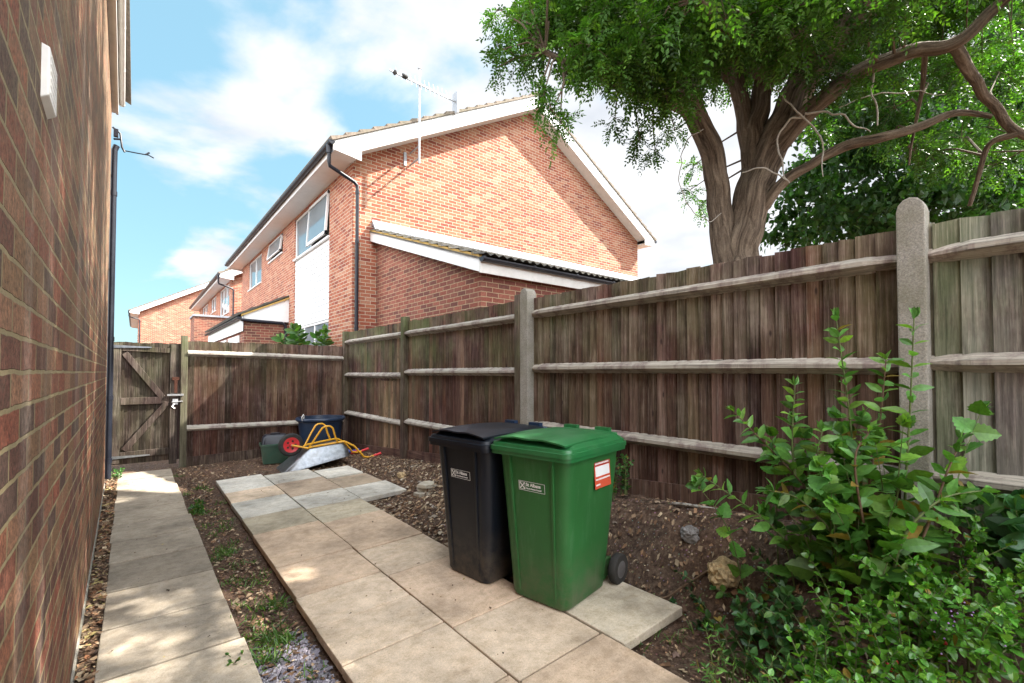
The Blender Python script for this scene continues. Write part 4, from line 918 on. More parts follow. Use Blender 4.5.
def broad(P, D, L, W, cols, rng, shape=(.04, .40, .5, .26, .02), fold=.25, curl=.25, flat=.5):
    """simple leaves with a folded midrib and a drooping tip; 8 quads each"""
    n = len(P); m = len(shape); TT = np.linspace(0, 1, m) if m != 5 else np.array([0, .22, .5, .8, 1.0]); D = unit(D); Z = np.array([0, 0, 1.0]); N = unit(Z * flat + rng.normal(0, .4, (n, 3))); Sd = unit(np.cross(D, N)); N = unit(np.cross(Sd, D))
    V = np.zeros((n, 3 * m, 3)); L = np.broadcast_to(L, n); W = np.broadcast_to(W, n)
    for i, t in enumerate(TT):
        mid = P + D * (L * t)[:, None] - (N * .6 + Z * .4) * (L * curl * t * t)[:, None]
        e = (W * shape[i])[:, None]
        V[:, i * 3] = mid + Sd * e + N * e * fold; V[:, i * 3 + 1] = mid; V[:, i * 3 + 2] = mid - Sd * e + N * e * fold
    base = (np.arange(n) * 3 * m)[:, None]; f = []
    for i in range(m - 1):
        for j in (0, 1): f.append([i * 3 + j, i * 3 + j + 1, i * 3 + j + 4, i * 3 + j + 3])
    idx = (base[:, :, None] + np.array(f)[None]).reshape(-1)
    return V.reshape(-1, 3), idx, np.repeat(cols, 3 * m, 0)
def vary(base, n, rng, v=.25, yellow=.15):
    c = np.array(base)[None] * rng.uniform(1 - v, 1 + v, (n, 1)); y = rng.uniform(0, 1, (n, 1)) ** 3 * yellow; return c * (1 + y * np.array([[3.0, 1.2, .2]]))
class Leaves:
    def __init__(s): s.V = []; s.I = []; s.K = []; s.o = 0
    def add(s, V, I, K): s.V.append(V); s.I.append(np.asarray(I) + s.o); s.K.append(K); s.o += len(V)
    def addq(s, V, K): s.add(V, np.arange(len(V)), K)
    def build(s, name, mat, parent=None, kind=None): return fast_mesh(name, np.concatenate(s.V), 4, np.concatenate(s.I), np.concatenate(s.K), mat, parent, kind)

# ------------------------------------------------------------------ the big tree behind the fence
tree = thing('tree', 'large old tree with furrowed forked trunk and feathery leaves overhanging the fence', 'tree', (7.1, 3.2, .3))
def furrow(seed):
    def f(k, i):
        a = 2 * math.pi * k
        return 1 + .06 * math.sin(5 * a + seed + i * .3) + .05 * abs(math.sin(6 * a + seed * 2 - i * .25)) ** .6 + .06 * mnoise.noise((math.cos(a) * 2, math.sin(a) * 2, i * .35 + seed))
    return f
def spline(pts, n):
    pts = [Vector(p) for p in pts]; P = [2 * pts[0] - pts[1]] + pts + [2 * pts[-1] - pts[-2]]; out = []
    for i in range(1, len(P) - 2):
        for k in range(n):
            t = k / n; a, b, c, d = P[i - 1:i + 3]
            out.append(.5 * (2 * b + (c - a) * t + (2 * a - 5 * b + 4 * c - d) * t * t + (3 * b - a - 3 * c + d) * t ** 3))
    return out + [pts[-1]]
limb_pts = []
def limb(mb, px, n=24, sub=6, seed=0.0):
    """px: (u, v, depth, radius in pixels at that depth)"""
    pts = [at(u, v, D) for u, v, D, r in px]; rad = [.87 * r * D / F_PX for u, v, D, r in px]
    path = spline(pts, sub); rr_ = []; js = min(rad) * .9; path = [p + Vector((mnoise.noise(p * 3), mnoise.noise(p * 3 + Vector((9, 0, 0))), mnoise.noise(p * 3 + Vector((0, 9, 0))))) * min(.05, js) for p in path]
    for i in range(len(px) - 1): rr_ += [rad[i] + (rad[i + 1] - rad[i]) * k / sub for k in range(sub)]
    rr_.append(rad[-1]); mb.tube(path, rr_, n, True, furrow(seed)); limb_pts.extend(zip(path, rr_))
mb = MB()
limb(mb, [(738, 470, 7, 31), (738, 330, 7, 27), (739, 258, 7, 20.5), (745, 222, 7, 19), (753, 190, 7, 18), (766, 158, 7, 18), (785, 118, 6.9, 16), (808, 75, 6.8, 15), (836, 38, 6.6, 15), (872, -4, 6.4, 14), (930, -60, 6.2, 12), (1010, -130, 6, 6)], 36, 8, .5)
limb(mb, [(728, 280, 7, 15), (722, 222, 7, 12.5), (717, 180, 6.95, 12), (711, 150, 6.9, 12), (699, 124, 6.8, 11.5), (688, 108, 6.7, 10), (668, 100, 6.5, 8), (640, 92, 6.3, 7), (612, 80, 6.1, 6), (579, 67, 5.9, 4.5), (545, 50, 5.8, 3)], 24, 6, 2.1)
limb(mb, [(702, 128, 6.85, 10), (692, 95, 6.9, 8), (668, 50, 7, 7), (640, 5, 7, 6), (610, -50, 7, 4)], 18, 6, 3.3)
limb(mb, [(754, 195, 7, 12), (753, 140, 7.05, 11), (761, 95, 7.1, 10), (770, 50, 7.1, 12), (768, 0, 7.1, 11), (760, -80, 7.1, 8), (735, -180, 7, 4)], 24, 6, 4.2)
limb(mb, [(750, 165, 7.05, 9), (742, 110, 7.15, 8.5), (735, 60, 7.2, 8), (722, 10, 7.2, 8), (700, -60, 7.2, 5)], 18, 6, 1.2)
limb(mb, [(828, 48, 6.6, 13), (803, 33, 6.2, 10.5), (766, 27, 5.9, 9.5), (733, 28, 5.7, 9.5), (714, 12, 5.5, 8.5), (703, -10, 5.3, 8), (690, -60, 5.1, 6)], 24, 6, 5.5)
limb(mb, [(772, 152, 6.9, 10), (800, 120, 6.6, 9.5), (832, 92, 6.3, 9), (870, 67, 6.0, 8), (918, 51, 5.7, 7.2), (957, 42, 5.5, 6.4), (993, 8, 5.3, 6), (1030, -22, 5.1, 5), (1100, -80, 4.9, 4)], 24, 6, 6.6)
limb(mb, [(950, 40, 5.55, 6), (962, 62, 5.6, 5.6), (980, 88, 5.7, 5), (1000, 108, 5.8, 4.8), (1018, 130, 5.8, 4.4), (1060, 150, 5.8, 4)], 18, 6, 7.7)
limb(mb, [(758, 212, 6.9, 6), (785, 182, 6.7, 5.6), (811, 165, 6.5, 5), (847, 144, 6.3, 5.5), (884, 137, 6.1, 5), (918, 127, 6, 4.5), (957, 113, 5.9, 3.5), (993, 116, 5.8, 2.5)], 16, 6, 8.8)
limb(mb, [(1018, 132, 5.8, 4), (990, 145, 6, 2.8), (978, 175, 6.2, 2.2), (970, 205, 6.4, 2)], 12, 5, 9.9)
limb(mb, [(926, 50, 5.75, 3), (922, 90, 6, 2.2), (914, 130, 6.2, 1.6), (909, 165, 6.3, .8)], 10, 5, 3.9)
limb(mb, [(640, -60, 6.4, 4), (637, 0, 6.3, 3), (645, 40, 6.2, 2.2), (660, 70, 6.2, 1.5)], 10, 5, 2.9)
# crown beyond the frame above
top_limbs = [((7.3, 3.0, 6.0), (6.2, 1.0, 8.2), (4.8, -.8, 9.4)), ((7.2, 3.3, 6.2), (7.6, 4.6, 8.4), (7.3, 5.4, 10.2)), ((7.4, 2.8, 6.0), (8.6, 1.2, 8.4), (9.4, -.8, 9.6)), ((7.0, 3.2, 6.4), (5.4, 3.4, 8.4), (4.2, 3.0, 9.4))]
for k, (a, b, c) in enumerate(top_limbs):
    path = spline([a, b, c], 8); mb.tube(path, np.linspace(.17, .04, len(path)), 12, True, furrow(k)); limb_pts.extend(zip(path, np.linspace(.17, .04, len(path))))
mb.build('trunk', M['bark'], tree)
for px in ([(769, 84, 6.3, 1.0), (790, 104, 6.2, 1.5), (806, 120, 6.2, 1.6), (814, 130, 6.2, 1.6), (824, 150, 6.2, 1.3), (822, 165, 6.2, 1.0), (825, 176, 6.2, .7)],
           [(803, 113, 6.3, 2.0), (825, 113, 6.2, 1.8), (843, 117, 6.1, 1.6), (858, 126, 6.1, 1.3), (871, 131, 6.1, .9)],
           [(806, 118, 6.2, 2.2), (788, 120, 6.3, 2.0), (778, 138, 6.4, 1.8), (782, 155, 6.4, 1.5), (784, 172, 6.4, 1.2), (791, 183, 6.4, 1.0)],
           [(742, 172, 6.5, 1.0), (760, 169, 6.4, 1.5), (776, 174, 6.4, 1.3), (790, 181, 6.4, .9)],
           [(840, 108, 6.2, .8), (870, 96, 6.1, 1.0), (905, 92, 6.0, 1.0), (946, 93, 5.9, .6)],
           [(872, 60, 6.0, 1.6), (874, 95, 6.0, 1.5), (878, 124, 6.0, 1.2)],
           [(702, 128, 6.6, 1.0), (682, 150, 6.5, .9), (681, 185, 6.5, .8), (690, 210, 6.5, .8), (708, 220, 6.5, .7), (722, 214, 6.6, .5)],
           [(634, -10, 5.6, 2.6), (640, 20, 5.6, 2.2), (648, 45, 5.6, 1.2)]):
    path = spline([at(u, v, D) for u, v, D, r in px], 5); path = [p + Vector((mnoise.noise(p * 6), mnoise.noise(p * 6 + Vector((9, 0, 0))), mnoise.noise(p * 6 + Vector((0, 9, 0))))) * .05 for p in path]; rad = .55 * np.interp(np.linspace(0, len(px) - 1, len(path)), range(len(px)), [r * D / F_PX for u, v, D, r in px]); mb = MB(); mb.tube(path, list(rad), 7); mb.build('dead_branch', M['deadwood'], tree)
# leafy sprays
rt = np.random.default_rng(21); rp = random.Random(5)
lp = np.array([tuple(p) for p, r in limb_pts]); lr = np.array([r for p, r in limb_pts])
twigs = MB(); TL = Leaves()
def spray(c, r, n_tw, n_lf, L=.27, ll=.064, lw=.029, pairs=6, twig=True, base=(.046, .118, .018)):
    c = np.array(c); j = np.argmin(np.linalg.norm(lp - c, axis=1) + 0 * lr)
    if twig:
        a = Vector(lp[j]); b = Vector(c); m_ = (a + b) / 2 + Vector((rp.uniform(-.1, .1), rp.uniform(-.1, .1), rp.uniform(.0, .15))); twigs.tube([a, m_, b], [.018, .012, .006], 5)
    d = unit(rt.normal(0, 1, (n_tw, 3)) * np.array([1, 1, .7]) + np.array([0, 0, -.12])); ends = c + d * r * rt.uniform(.6, 1.1, (n_tw, 1))
    if twig:
        for e in ends: twigs.tube([Vector(c), (Vector(c) + Vector(e)) / 2 + Vector((0, 0, .04)), Vector(e)], [.006, .004, .002], 4, False)
    t = rt.uniform(.15, 1.0, (n_tw, n_lf, 1)); P = (c + (ends - c)[:, None, :] * t).reshape(-1, 3) + rt.normal(0, .03, (n_tw * n_lf, 3))
    D = np.repeat(d, n_lf, 0) * .5 + rt.normal(0, .6, (n_tw * n_lf, 3)) + np.array([0, 0, -.25])
    Ls = L * rt.uniform(.7, 1.2, len(P)); base = tuple(np.array(base) * rt.uniform(.5, 1.6)); V, K = pinnate(P, D, Ls, pairs, ll, lw, vary(base, len(P), rt, .35, .25), rt); TL.addq(V, K)
def inside(poly, x, y):
    r = False; j = len(poly) - 1
    for i in range(len(poly)):
        xi, yi = poly[i]; xj, yj = poly[j]
        if (yi > y) != (yj > y) and x < (xj - xi) * (y - yi) / (yj - yi) + xi: r = not r
        j = i
    return r
left_crown = [(540, -30), (522, 15), (528, 38), (550, 46), (580, 56), (612, 64), (638, 78), (662, 98), (690, 84), (712, 62), (745, 78), (790, 60), (815, -30)]
right_crown = [(800, -30), (805, 20), (800, 60), (820, 80), (860, 50), (900, 30), (960, 20), (1024, -10), (1060, -30)]
nsp = 0
for k in range(900):
    u, v = rp.uniform(490, 815), rp.uniform(-28, 145)
    if inside(left_crown, u, v) and nsp < 122: spray(at(u, v, rp.uniform(5.3, 7.6) if not (u > 675 and v > 45) else rp.uniform(7.5, 8.6)), .42, 7, 11); nsp += 1
for u, v, D in ((500, 50, 5.8), (512, 40, 5.9), (497, 68, 6.0), (522, 62, 6.0), (543, 98, 5.4), (552, 112, 5.4), (538, 88, 5.4), (560, 124, 5.5), (615, 118, 6.2), (640, 140, 6.3), (655, 150, 6.5), (675, 130, 6.6), (690, 190, 8.2), (702, 205, 8.2), (695, 165, 8), (650, 118, 6.2), (520, 20, 6), (500, 10, 6.2)):
    spray(at(u, v, D), .18, 4, 5, .19, .055, .025)
nsp = 0
for k in range(900):
    u, v = rp.uniform(790, 1060), rp.uniform(-28, 110)
    if inside(right_crown, u, v) and nsp < 60: spray(at(u, v, rp.uniform(6.0, 8.6)), .45, 6, 10); nsp += 1
for k in range(4): spray(at(rp.uniform(860, 1040), rp.uniform(-20, 20), rp.uniform(4.9, 5.4)), .30, 4, 6)
for k in range(34): u, v = rp.uniform(810, 1040), rp.uniform(20, 170); spray(at(u, v, rp.uniform(6.6, 8.2)), .40, 6, 8)
# the rest of the crown, above and beside the frame
k = 0; cc_ = np.array([7.0, 2.3, 7.6]); sz = np.array([4.4, 5.0, 3.6])
while k < 128:
    d = unit(rt.normal(0, 1, (1, 3)))[0] * rt.uniform(.35, 1) ** .6; p = cc_ + d * sz
    u, v, z = project(p)
    if p[2] < 4.6 or (z > 0 and -80 < u < 1104 and v > -45) or p[0] < 2.4: continue
    spray(p, .75, 7, 9, .30, .075, .036, 5, True); k += 1
k = 0  # further sprays out of view, added to shade the left wall
while k < 45:
    d = unit(rt.normal(0, 1, (1, 3)))[0] * rt.uniform(.2, 1) ** .6; p = np.array([6.0, -1.2, 8.2]) + d * np.array([2.7, 2.4, 2.4]); u, v, z = project(p)
    if z > 0 and -80 < u < 1104 and v > -45: continue
    spray(p, .75, 7, 9, .30, .075, .036, 5, True); k += 1
twigs.build('twigs', M['bark'], tree, kind='stuff'); TL.build('crown', M['tree_leaf'], tree)

# darker tree beyond it
t2 = thing('tree', 'dark broad leaved tree further behind, filling the gap right of the trunk', 'tree', (14.5, 2.4, .3))
mb = MB(); path = spline([(14.5, 2.4, 0), (14.4, 2.3, 2), (14.6, 2.5, 4), (14.2, 2.2, 6.5)], 6); mb.tube(path, np.linspace(.25, .06, len(path)), 12, True, furrow(1)); mb.build('trunk', M['bark'], t2)
DL = Leaves(); rd = np.random.default_rng(4)
blobs = [(at(rp.uniform(800, 1050), rp.uniform(95, 235), rp.uniform(9.5, 13.5)), rp.uniform(.5, .85)) for _ in range(120)] + [(at(rp.uniform(830, 1060), rp.uniform(0, 110), rp.uniform(10, 13.5)), rp.uniform(.5, .8)) for _ in range(38)] + [(at(u, v, 12), .5) for u, v in ((785, 215), (800, 235), (778, 235), (795, 190), (815, 170))]
for c, r in blobs:
    n = 150; P = np.array(c) + unit(rd.normal(0, 1, (n, 3))) * r * rd.uniform(.2, 1, (n, 1)) * np.array([1.1, 1.1, .75])
    V, I, K = broad(P, rd.normal(0, .7, (n, 3)) + np.array([0, 0, -.4]), rd.uniform(.11, .20, n), rd.uniform(.08, .14, n), vary((.022, .066, .013), n, rd, .4, .2), rd); DL.add(V, I, K)
DL.build('crown', M['dark_leaf'], t2)

# ------------------------------------------------------------------ litter on the soil
rl = np.random.default_rng(9)
def scatter(n, xr, yr, keep, size, cols, flat=True, lift=.006, aspect=(.35, .9)):
    V, K, I = [], [], []; k = 0
    for _ in range(n * 4):
        if k >= n: break
        x, y = rl.uniform(*xr), rl.uniform(*yr)
        if not keep(x, y): continue
        s = size[0] * (size[1] / size[0]) ** rl.uniform(0, 1) ** 1.5; a = rl.uniform(0, 6.28); w = s * rl.uniform(*aspect)
        z = ground_z(x, y) + rl.uniform(0, lift) + .004; e = .01
        gxx, gyy = (ground_z(x + e, y) - ground_z(x - e, y)) / (2 * e), (ground_z(x, y + e) - ground_z(x, y - e)) / (2 * e)
        ca, sa = math.cos(a), math.sin(a); c = np.array(cols[rl.integers(len(cols))]) * rl.uniform(.6, 1.35); tl = rl.normal(0, .25, 2)
        if flat: loc = [(-s, -w * .3, 0), (-s * .1, -w, s * .1), (s, w * .2, 0), (s * .1, w, .25 * s)]
        else: loc = [(-s, 0, 0), (0, -w, 0), (s, 0, 0), (0, w, 0), (0, 0, s * .6)]
        b = len(V)
        for p in loc:
            px, py = p[0] * ca - p[1] * sa, p[0] * sa + p[1] * ca
            V.append((x + px, y + py, z + p[2] + px * (gxx + tl[0]) + py * (gyy + tl[1]))); K.append(c)
        I += [b, b + 1, b + 2, b + 3] if flat else [b, b + 1, b + 4, b + 4, b + 1, b + 2, b + 4, b + 4, b + 2, b + 3, b + 4, b + 4, b + 3, b, b + 4, b + 4]
        k += 1
    return V, I, K
def on_patio(x, y): return (.79 < x < 2.01 and y < 7.38) or (x < 2.58 and 5.1 < y < 6.97 and x > .8) or (2.0 <= x < 2.58 and 1.5 < y < 2.16)
bank = lambda x, y: not on_patio(x, y) and x > .5
CH = [(.20, .13, .08), (.30, .21, .13), (.12, .07, .045), (.38, .29, .19), (.16, .09, .05), (.10, .06, .04), (.07, .045, .032), (.24, .14, .08)]
LT = Leaves()
def put(r, flat=True):
    V, I, K = r
    if flat: LT.add(np.array(V), np.array(I), np.array(K))
put(scatter(9000, (1.9, 3.2), (-.2, 9.0), bank, (.006, .022), CH))
put(scatter(2600, (1.95, 3.1), (3.0, 7.4), bank, (.01, .034), CH + [(.45, .36, .24), (.42, .34, .25)]))
put(scatter(2600, (.5, .82), (2.0, 9.05), bank, (.006, .024), CH))
put(scatter(1500, (.6, 3.2), (7.3, 9.05), bank, (.008, .03), CH))
put(scatter(2600, (-.28, -.10), (2.3, 9.0), lambda x, y: x > wx(y) + .012 and x < -.168 + .0068 * (8.9 - y), (.008, .03), CH + [(.22, .10, .05), (.3, .24, .1)]))
def on_slab(r, zf):
    V, I, K = r; LT.add(np.array([(x, y, z - ground_z(x, y) + zf(x, y)) for x, y, z in V]), np.array(I), np.array(K))
BITS = [(.10, .06, .035), (.05, .035, .025), (.22, .14, .06), (.30, .24, .08), (.16, .09, .05)]
on_slab(scatter(130, (.86, 1.96), (1.2, 7.2), lambda x, y: True, (.004, .014), BITS), lambda x, y: patio_z(x, y) + .006)
on_slab(scatter(70, (-.08, .42), (2.4, 8.7), lambda x, y: True, (.004, .014), BITS), lambda x, y: .008)
LT.build('leaf_litter', M['litter'], None, 'stuff')
PB = Leaves()
def pebbles(n, xr, yr, keep, size, cols):
    oc = np.array([(1, 0, 0), (0, 1, 0), (-1, 0, 0), (0, -1, 0), (0, 0, 1), (.6, .6, .6), (-.6, .6, .55), (-.6, -.6, .6), (.6, -.6, .55)]); q = [(0, 1, 5, 5), (1, 2, 6, 6), (2, 3, 7, 7), (3, 0, 8, 8), (0, 5, 4, 8), (1, 6, 4, 5), (2, 7, 4, 6), (3, 8, 4, 7)]
    k = 0
    for _ in range(n * 4):
        if k >= n: break
        x, y = rl.uniform(*xr), rl.uniform(*yr)
        if not keep(x, y): continue
        s = size[0] * (size[1] / size[0]) ** (rl.uniform() ** 2); a = rl.uniform(0, 6.28); m = np.array([[math.cos(a), -math.sin(a), 0], [math.sin(a), math.cos(a), 0], [0, 0, 1]])
        v = (oc * rl.uniform(.75, 1.2, (9, 1)) * np.array([1.2, .85, .7])) @ m.T * s + np.array([x, y, ground_z(x, y) - .003]); c = np.array(cols[rl.integers(len(cols))]) * rl.uniform(.7, 1.25)
        PB.add(v, np.array(q).ravel(), np.repeat(c[None], 9, 0)); k += 1
pebbles(520, (1.95, 3.2), (-.2, 9.0), bank, (.005, .026), [(.30, .22, .15), (.22, .17, .13), (.36, .31, .25), (.15, .10, .08), (.40, .34, .26)])
pebbles(170, (2.0, 3.0), (3.2, 6.2), bank, (.012, .035), [(.34, .26, .17), (.30, .26, .22), (.40, .34, .26)])
pebbles(120, (.52, .8), (2.6, 9), bank, (.005, .016), [(.30, .24, .18), (.2, .17, .15)])
PB.build('pebbles', M['litter'], None, 'stuff')
PB = Leaves(); pebbles(1500, (.50, .80), (1.7, 2.95), lambda x, y: bank(x, y) and rl.uniform() < sstep(3.0, 2.55, y) , (.009, .024), [(.16, .145, .17), (.20, .18, .21), (.12, .11, .13), (.25, .235, .26)])
PB.build('slate_chippings', M['litter'], None, 'stuff')
# grass and moss between path and patio
GR = Leaves()
def tuft(x, y, n, h, spread, col=(.055, .13, .02)):
    P = np.c_[rl.normal(x, spread, n), rl.normal(y, spread, n), np.zeros(n)]; P[:, 2] = [ground_z(a, b) for a, b in P[:, :2]]
    D = rl.normal(0, .55, (n, 3)) + np.array([0, 0, .9]); D[:, 2] = np.abs(D[:, 2]); V, I, K = broad(P, D, h * rl.uniform(.5, 1.2, n), .006, vary(col, n, rl, .35, .35), rl, (.5, .5, .45, .3, .05), .1, .5); GR.add(V, I, K)
for (x, y, n, h, s) in ((.60, 4.55, 60, .09, .05), (.53, 4.42, 30, .07, .03), (.70, 4.75, 30, .06, .04), (.52, 6.0, 60, .10, .03), (.56, 6.2, 30, .06, .03), (.66, 3.75, 40, .06, .05), (.55, 3.45, 26, .05, .03), (.68, 3.35, 60, .09, .05), (.74, 3.3, 40, .08, .03), (.56, 3.0, 30, .07, .04), (.62, 2.9, 80, .09, .05), (.56, 2.72, 80, .09, .04), (.70, 2.85, 60, .08, .04), (.52, 7.0, 26, .06, .03), (.50, 8.3, 20, .06, .03), (.60, 3.9, 24, .05, .04), (.70, 2.45, 24, .06, .03), (.56, 2.35, 18, .06, .03), (.75, 4.2, 18, .05, .02), (.66, 3.1, 40, .05, .07), (.6, 4.2, 20, .04, .06)): tuft(x, y, n, h, s)
for _ in range(20): tuft(rl.uniform(.52, .78), rl.uniform(2.6, 7.6), 22, .06, .035)
for _ in range(26):
    tuft(rl.uniform(2.05, 2.7), rl.uniform(.75, 1.5), 5, .09, .03)
GR.build('grass', M['leaf'], None, 'stuff')

# ------------------------------------------------------------------ weeds and shrubs
def plant(name, label, cat, base, group=None): return thing(name, label, cat, base, 0, group)
def stem_leaves(LV, path, r, spacing, L0, L1, wf, base, start=.15, pair=True, angle=.9, shape=(.04, .40, .5, .26, .02), curl=.25):
    """leaves along a stem, L0 long near the foot and L1 long near the tip"""
    pts = np.array([tuple(p) for p in path]); seg = np.linalg.norm(np.diff(pts, axis=0), axis=1); cum = np.r_[0, np.cumsum(seg)]; tot = cum[-1]
    P, D, Ls = [], [], []; s = tot * start; k = 0
    while s < tot:
        p = np.array([np.interp(s, cum, pts[:, i]) for i in range(3)]); q = np.array([np.interp(min(tot, s + .02), cum, pts[:, i]) for i in range(3)]); t = q - p if s < tot - .03 else pts[-1] - pts[-2]; t = t / (np.linalg.norm(t) + 1e-9)
        u = np.cross(t, (.3, .2, 1) if abs(t[2]) < .9 else (1, 0, .1)); u /= np.linalg.norm(u); w = np.cross(t, u); a = k * 1.57 + r.uniform(-.5, .5)
        for m in ((0, math.pi) if pair else (0,)):
            d = (u * math.cos(a + m) + w * math.sin(a + m)) * angle + t * .55 + np.array([0, 0, r.uniform(-.25, .25)])
            P.append(p); D.append(d); f = s / tot; Ls.append((L0 + (L1 - L0) * f) * r.uniform(.7, 1.15))
        s += spacing * r.uniform(.7, 1.3) * (1.1 - .5 * s / tot); k += 1
    for m in range(4): P.append(pts[-1]); D.append((pts[-1] - pts[-3]) / np.linalg.norm(pts[-1] - pts[-3]) + rl.normal(0, .35, 3)); Ls.append(L1 * .8)
    n = len(P); Ls = np.array(Ls); LV.add(*broad(np.array(P), np.array(D), Ls, Ls * wf, np.where(rl.uniform(0, 1, (n, 1)) < .035, np.array([[.22, .15, .03]]), vary(base, n, rl, .48, .4)), rl, shape, .22, curl))
rp2 = random.Random(17)
# 1: tall shrub with upright and arching shoots
base = Vector((2.86, .66, ground_z(2.86, .66))); sh = plant('shrub', 'tall leggy green shrub with upright and arching shoots in front of the concrete post', 'shrub', base)
SL = Leaves()
for px in ([(862, 610, 2.35), (858, 520, 2.35), (850, 420, 2.32), (836, 318, 2.3)], [(905, 600, 2.2), (905, 500, 2.2), (910, 410, 2.17), (914, 318, 2.15)], [(868, 600, 2.4), (830, 520, 2.45), (790, 470, 2.5), (734, 412, 2.55)],
           [(795, 475, 2.48), (792, 440, 2.5), (795, 385, 2.5)], [(880, 610, 2.35), (810, 565, 2.45), (765, 520, 2.5), (703, 476, 2.6)], [(900, 590, 2.1), (930, 520, 2.05), (948, 470, 2.05), (962, 440, 2.05)],
           [(872, 600, 2.3), (868, 500, 2.25), (880, 420, 2.25), (886, 360, 2.25)], [(850, 610, 2.3), (835, 540, 2.25), (800, 500, 2.3), (768, 490, 2.35)], [(890, 600, 2.1), (902, 540, 2.0), (940, 500, 1.95), (985, 490, 1.95)], [(860, 600, 2.25), (820, 470, 2.3), (822, 430, 2.3)], [(880, 600, 2.2), (855, 470, 2.15), (870, 430, 2.15)]):
    path = spline([at(*q) for q in px], 7); st = MB(); st.tube(path, np.linspace(.008, .0025, len(path)), 7); st.build('stem', M['stem_brown'] if rp2.random() < .5 else M['stem'], sh)
    stem_leaves(SL, path, rp2, .062, .175, .075, .42, (.085, .22, .045), .08)
SL.build('leaves', M['leaf'], sh)
# 2: broad lobed leaves low in the middle
def clump(name, label, cat, spots, nstem, L, wf, base_col, mat, spread, height, shape, flowers=None, group=None, dens=.07, flat=.5, start=.2):
    bx_, by_ = spots[0]; th = plant(name, label, cat, (bx_, by_, ground_z(bx_, by_)), group); LV = Leaves(); st = MB()
    for k in range(nstem):
        sx, sy = spots[k % len(spots)]; x, y = sx + rp2.gauss(0, spread * .35), sy + rp2.gauss(0, spread * .35); x = min(x, 3.2); z = ground_z(x, y); a = rp2.uniform(0, 6.28); r = spread * rp2.uniform(.2, 1); h = height * rp2.uniform(.5, 1.1)
        tip = Vector((min(3.2, x + r * math.cos(a)), y + r * math.sin(a), z + h)); path = spline([(x, y, z), (x * .65 + tip.x * .35, y * .65 + tip.y * .35, z + h * .6), tip], 5)
        st.tube(path, np.linspace(.0045, .0016, len(path)), 5); stem_leaves(LV, path, rp2, dens, L, L * .7, wf, base_col, start, True, 1.0, shape, .2)
    st.build('stems', M['stem'], th); LV.build('leaves', mat, th)
    return th
OVAL = (.06, .42, .5, .32, .03); LOBE = (.05, .34, .52, .43, .53, .40, .43, .27, .28, .12, .02)
clump('bramble', 'bramble clump with broad jagged mid green leaves beneath the tall shrub shoots', 'bramble', [(2.82, .70), (2.70, .56), (2.80, .92)], 27, .13, .85, (.07, .20, .034), M['leaf'], .30, .74, LOBE, dens=.12)
# 3: dense glossy bush with red berries
bush = clump('berry_bush', 'dense low bush with small glossy bright leaves and scattered red berries', 'bush', [(2.42, .46), (2.62, .34), (2.28, .52), (2.75, .22), (2.5, .2), (2.15, .62)], 115, .052, .66, (.07, .21, .026), M['gloss_leaf'], .27, .34, OVAL, dens=.035)
mb = MB()
for (u, v, d) in ((921, 599, 1.95), (929, 607, 1.95), (928, 625, 1.9), (945, 643, 1.8), (888, 664, 1.85), (891, 670, 1.85), (896, 662, 1.85), (934, 612, 1.92)):
    mb.lathe(at(u, v, d), [(.001, -.008), (.007, -.005), (.009, 0), (.007, .005), (.001, .008)], 8)
mb.build('berries', M['berry'], bush, kind='stuff')
mb = MB()
for k in range(40): mb.lathe(at(rp2.uniform(930, 1010), rp2.uniform(600, 665), rp2.uniform(1.72, 1.9)), [(.001, -.003), (.004, 0), (.001, .004)], 6)
mb.build('tiny_flowers', M['lilac'], bush, kind='stuff')
# 4: big oval leaves at the right-hand edge
clump('leafy_shrub', 'shrub with large matt oval leaves at the foot of the grey boards', 'shrub', [(3.06, .20), (3.1, .08), (2.98, .12)], 18, .135, .72, (.05, .15, .055), M['leaf'], .16, .34, OVAL, dens=.08)
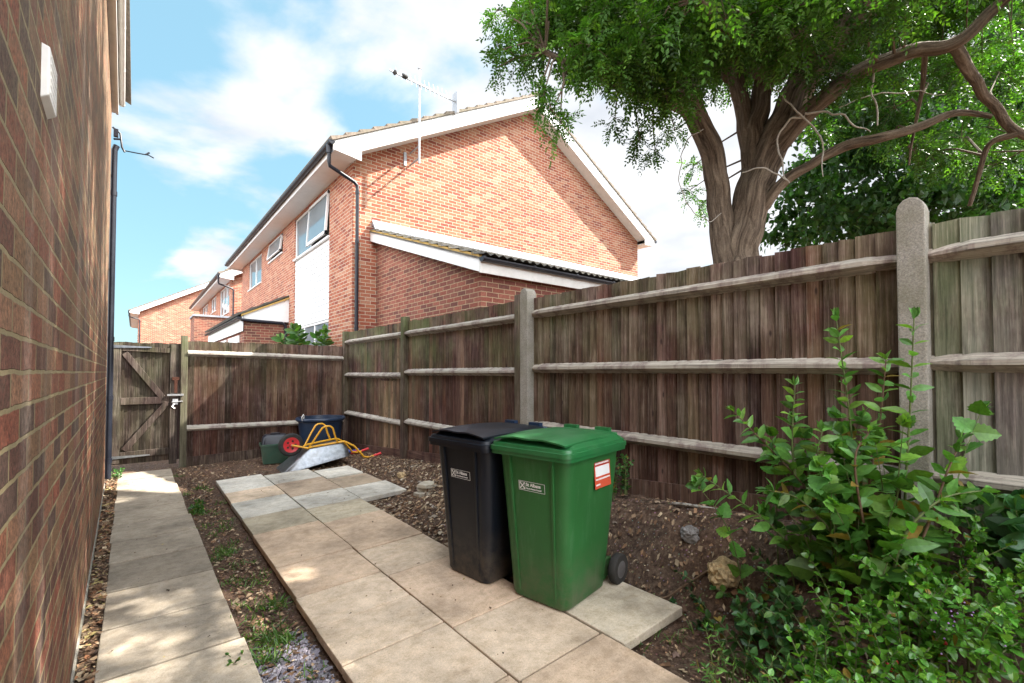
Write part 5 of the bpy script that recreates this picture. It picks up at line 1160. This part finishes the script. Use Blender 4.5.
# 5: low weeds along the front
clump('nettle_patch', 'low dark nettle like weeds spreading over the soil below the yellow stone', 'weeds', [(2.52, .98), (2.4, .86), (2.3, 1.02), (2.6, 1.15)], 34, .068, .6, (.034, .105, .026), M['leaf'], .2, .2, OVAL, dens=.05)
clump('thin_weed', 'thin stalked light green weeds with narrow leaves at the nearest patio edge', 'weeds', [(2.12, .78), (2.0, .92), (2.22, .66), (2.08, 1.02)], 26, .05, .26, (.075, .2, .04), M['leaf'], .13, .26, (.06, .4, .5, .3, .03), dens=.04)
clump('seedling', 'small dark seedlings trailing over bare soil beside the patio corner slab', 'weeds', [(2.62, 1.56), (2.56, 1.42), (2.68, 1.46)], 9, .045, .6, (.02, .07, .022), M['leaf'], .12, .07, OVAL, dens=.04)
clump('climbing_weed', 'small climbing weed at the fence foot just right of the green bin', 'weeds', [(3.12, 2.42), (3.15, 2.36)], 9, .05, .75, (.035, .12, .025), M['leaf'], .10, .30, OVAL, dens=.05)
clump('leafy_weed', 'small leafy weed under the black downpipe beside the gate', 'weeds', [(-.20, 8.75), (-.16, 8.6)], 10, .05, .6, (.04, .12, .025), M['leaf'], .09, .12, OVAL, dens=.04)
clump('leafy_weed', 'small flat weed growing in the joint of the nearest path slabs', 'weeds', [(.43, 2.80)], 6, .04, .6, (.045, .13, .025), M['leaf'], .05, .03, OVAL, dens=.03)
clump('leafy_weed', 'bright leafy weed between path and patio halfway to the gate', 'weeds', [(.57, 6.25), (.54, 6.05)], 10, .07, .5, (.045, .13, .025), M['leaf'], .08, .08, OVAL, dens=.04)
# beyond the back fence: big leaved garden shrub
clump('leafy_shrub', 'broad leaved shrub showing above the back fence below the clad house front', 'shrub', [(2.75, 10.3), (3.0, 10.2), (2.55, 10.5)], 26, .30, .55, (.05, .13, .03), M['leaf'], .34, 2.2, OVAL, dens=.07, start=.84)
# dry stalk against the bank
mb = MB()
for k in range(9):
    a = at(676 + rp2.uniform(-3, 3), 552, 3.35); b = at(680 + rp2.uniform(-4, 4), 535 + rp2.uniform(-3, 3), 3.4); c = at(686 + rp2.uniform(-3, 9), 521 + rp2.uniform(-3, 6), 3.42); mb.tube(spline([a, b, c], 4), .0035, 5)
tag(mb.build('dry_stalk', sign_mat('straw', (.32, .22, .11), .9)), 'bundle of dry straw coloured stalks leaning up the bank near the grey stone', 'dry stalk')
mb = MB(); g = lambda x, y: (x, y, ground_z(x, y) + .015); mb.tube(spline([g(2.35, 2.05), g(2.6, 1.72), g(2.72, 1.58), g(2.9, 1.35)], 6), .007, 6); tag(mb.build('fallen_twig', M['stem_brown']), 'thin fallen twig lying across the soil behind the bin wheel', 'twig')
mb = MB(); mb.tube(spline([(3.17, 1.95, fence_ground(1.95) - .01), (3.16, 1.8, fence_ground(1.8) + .0), (3.17, 1.55, fence_ground(1.55) - .005)], 5), [.012] * 11, 7); tag(mb.build('fallen_branch', M['deadwood']), 'pale broken stick lying along the gravel board', 'stick')
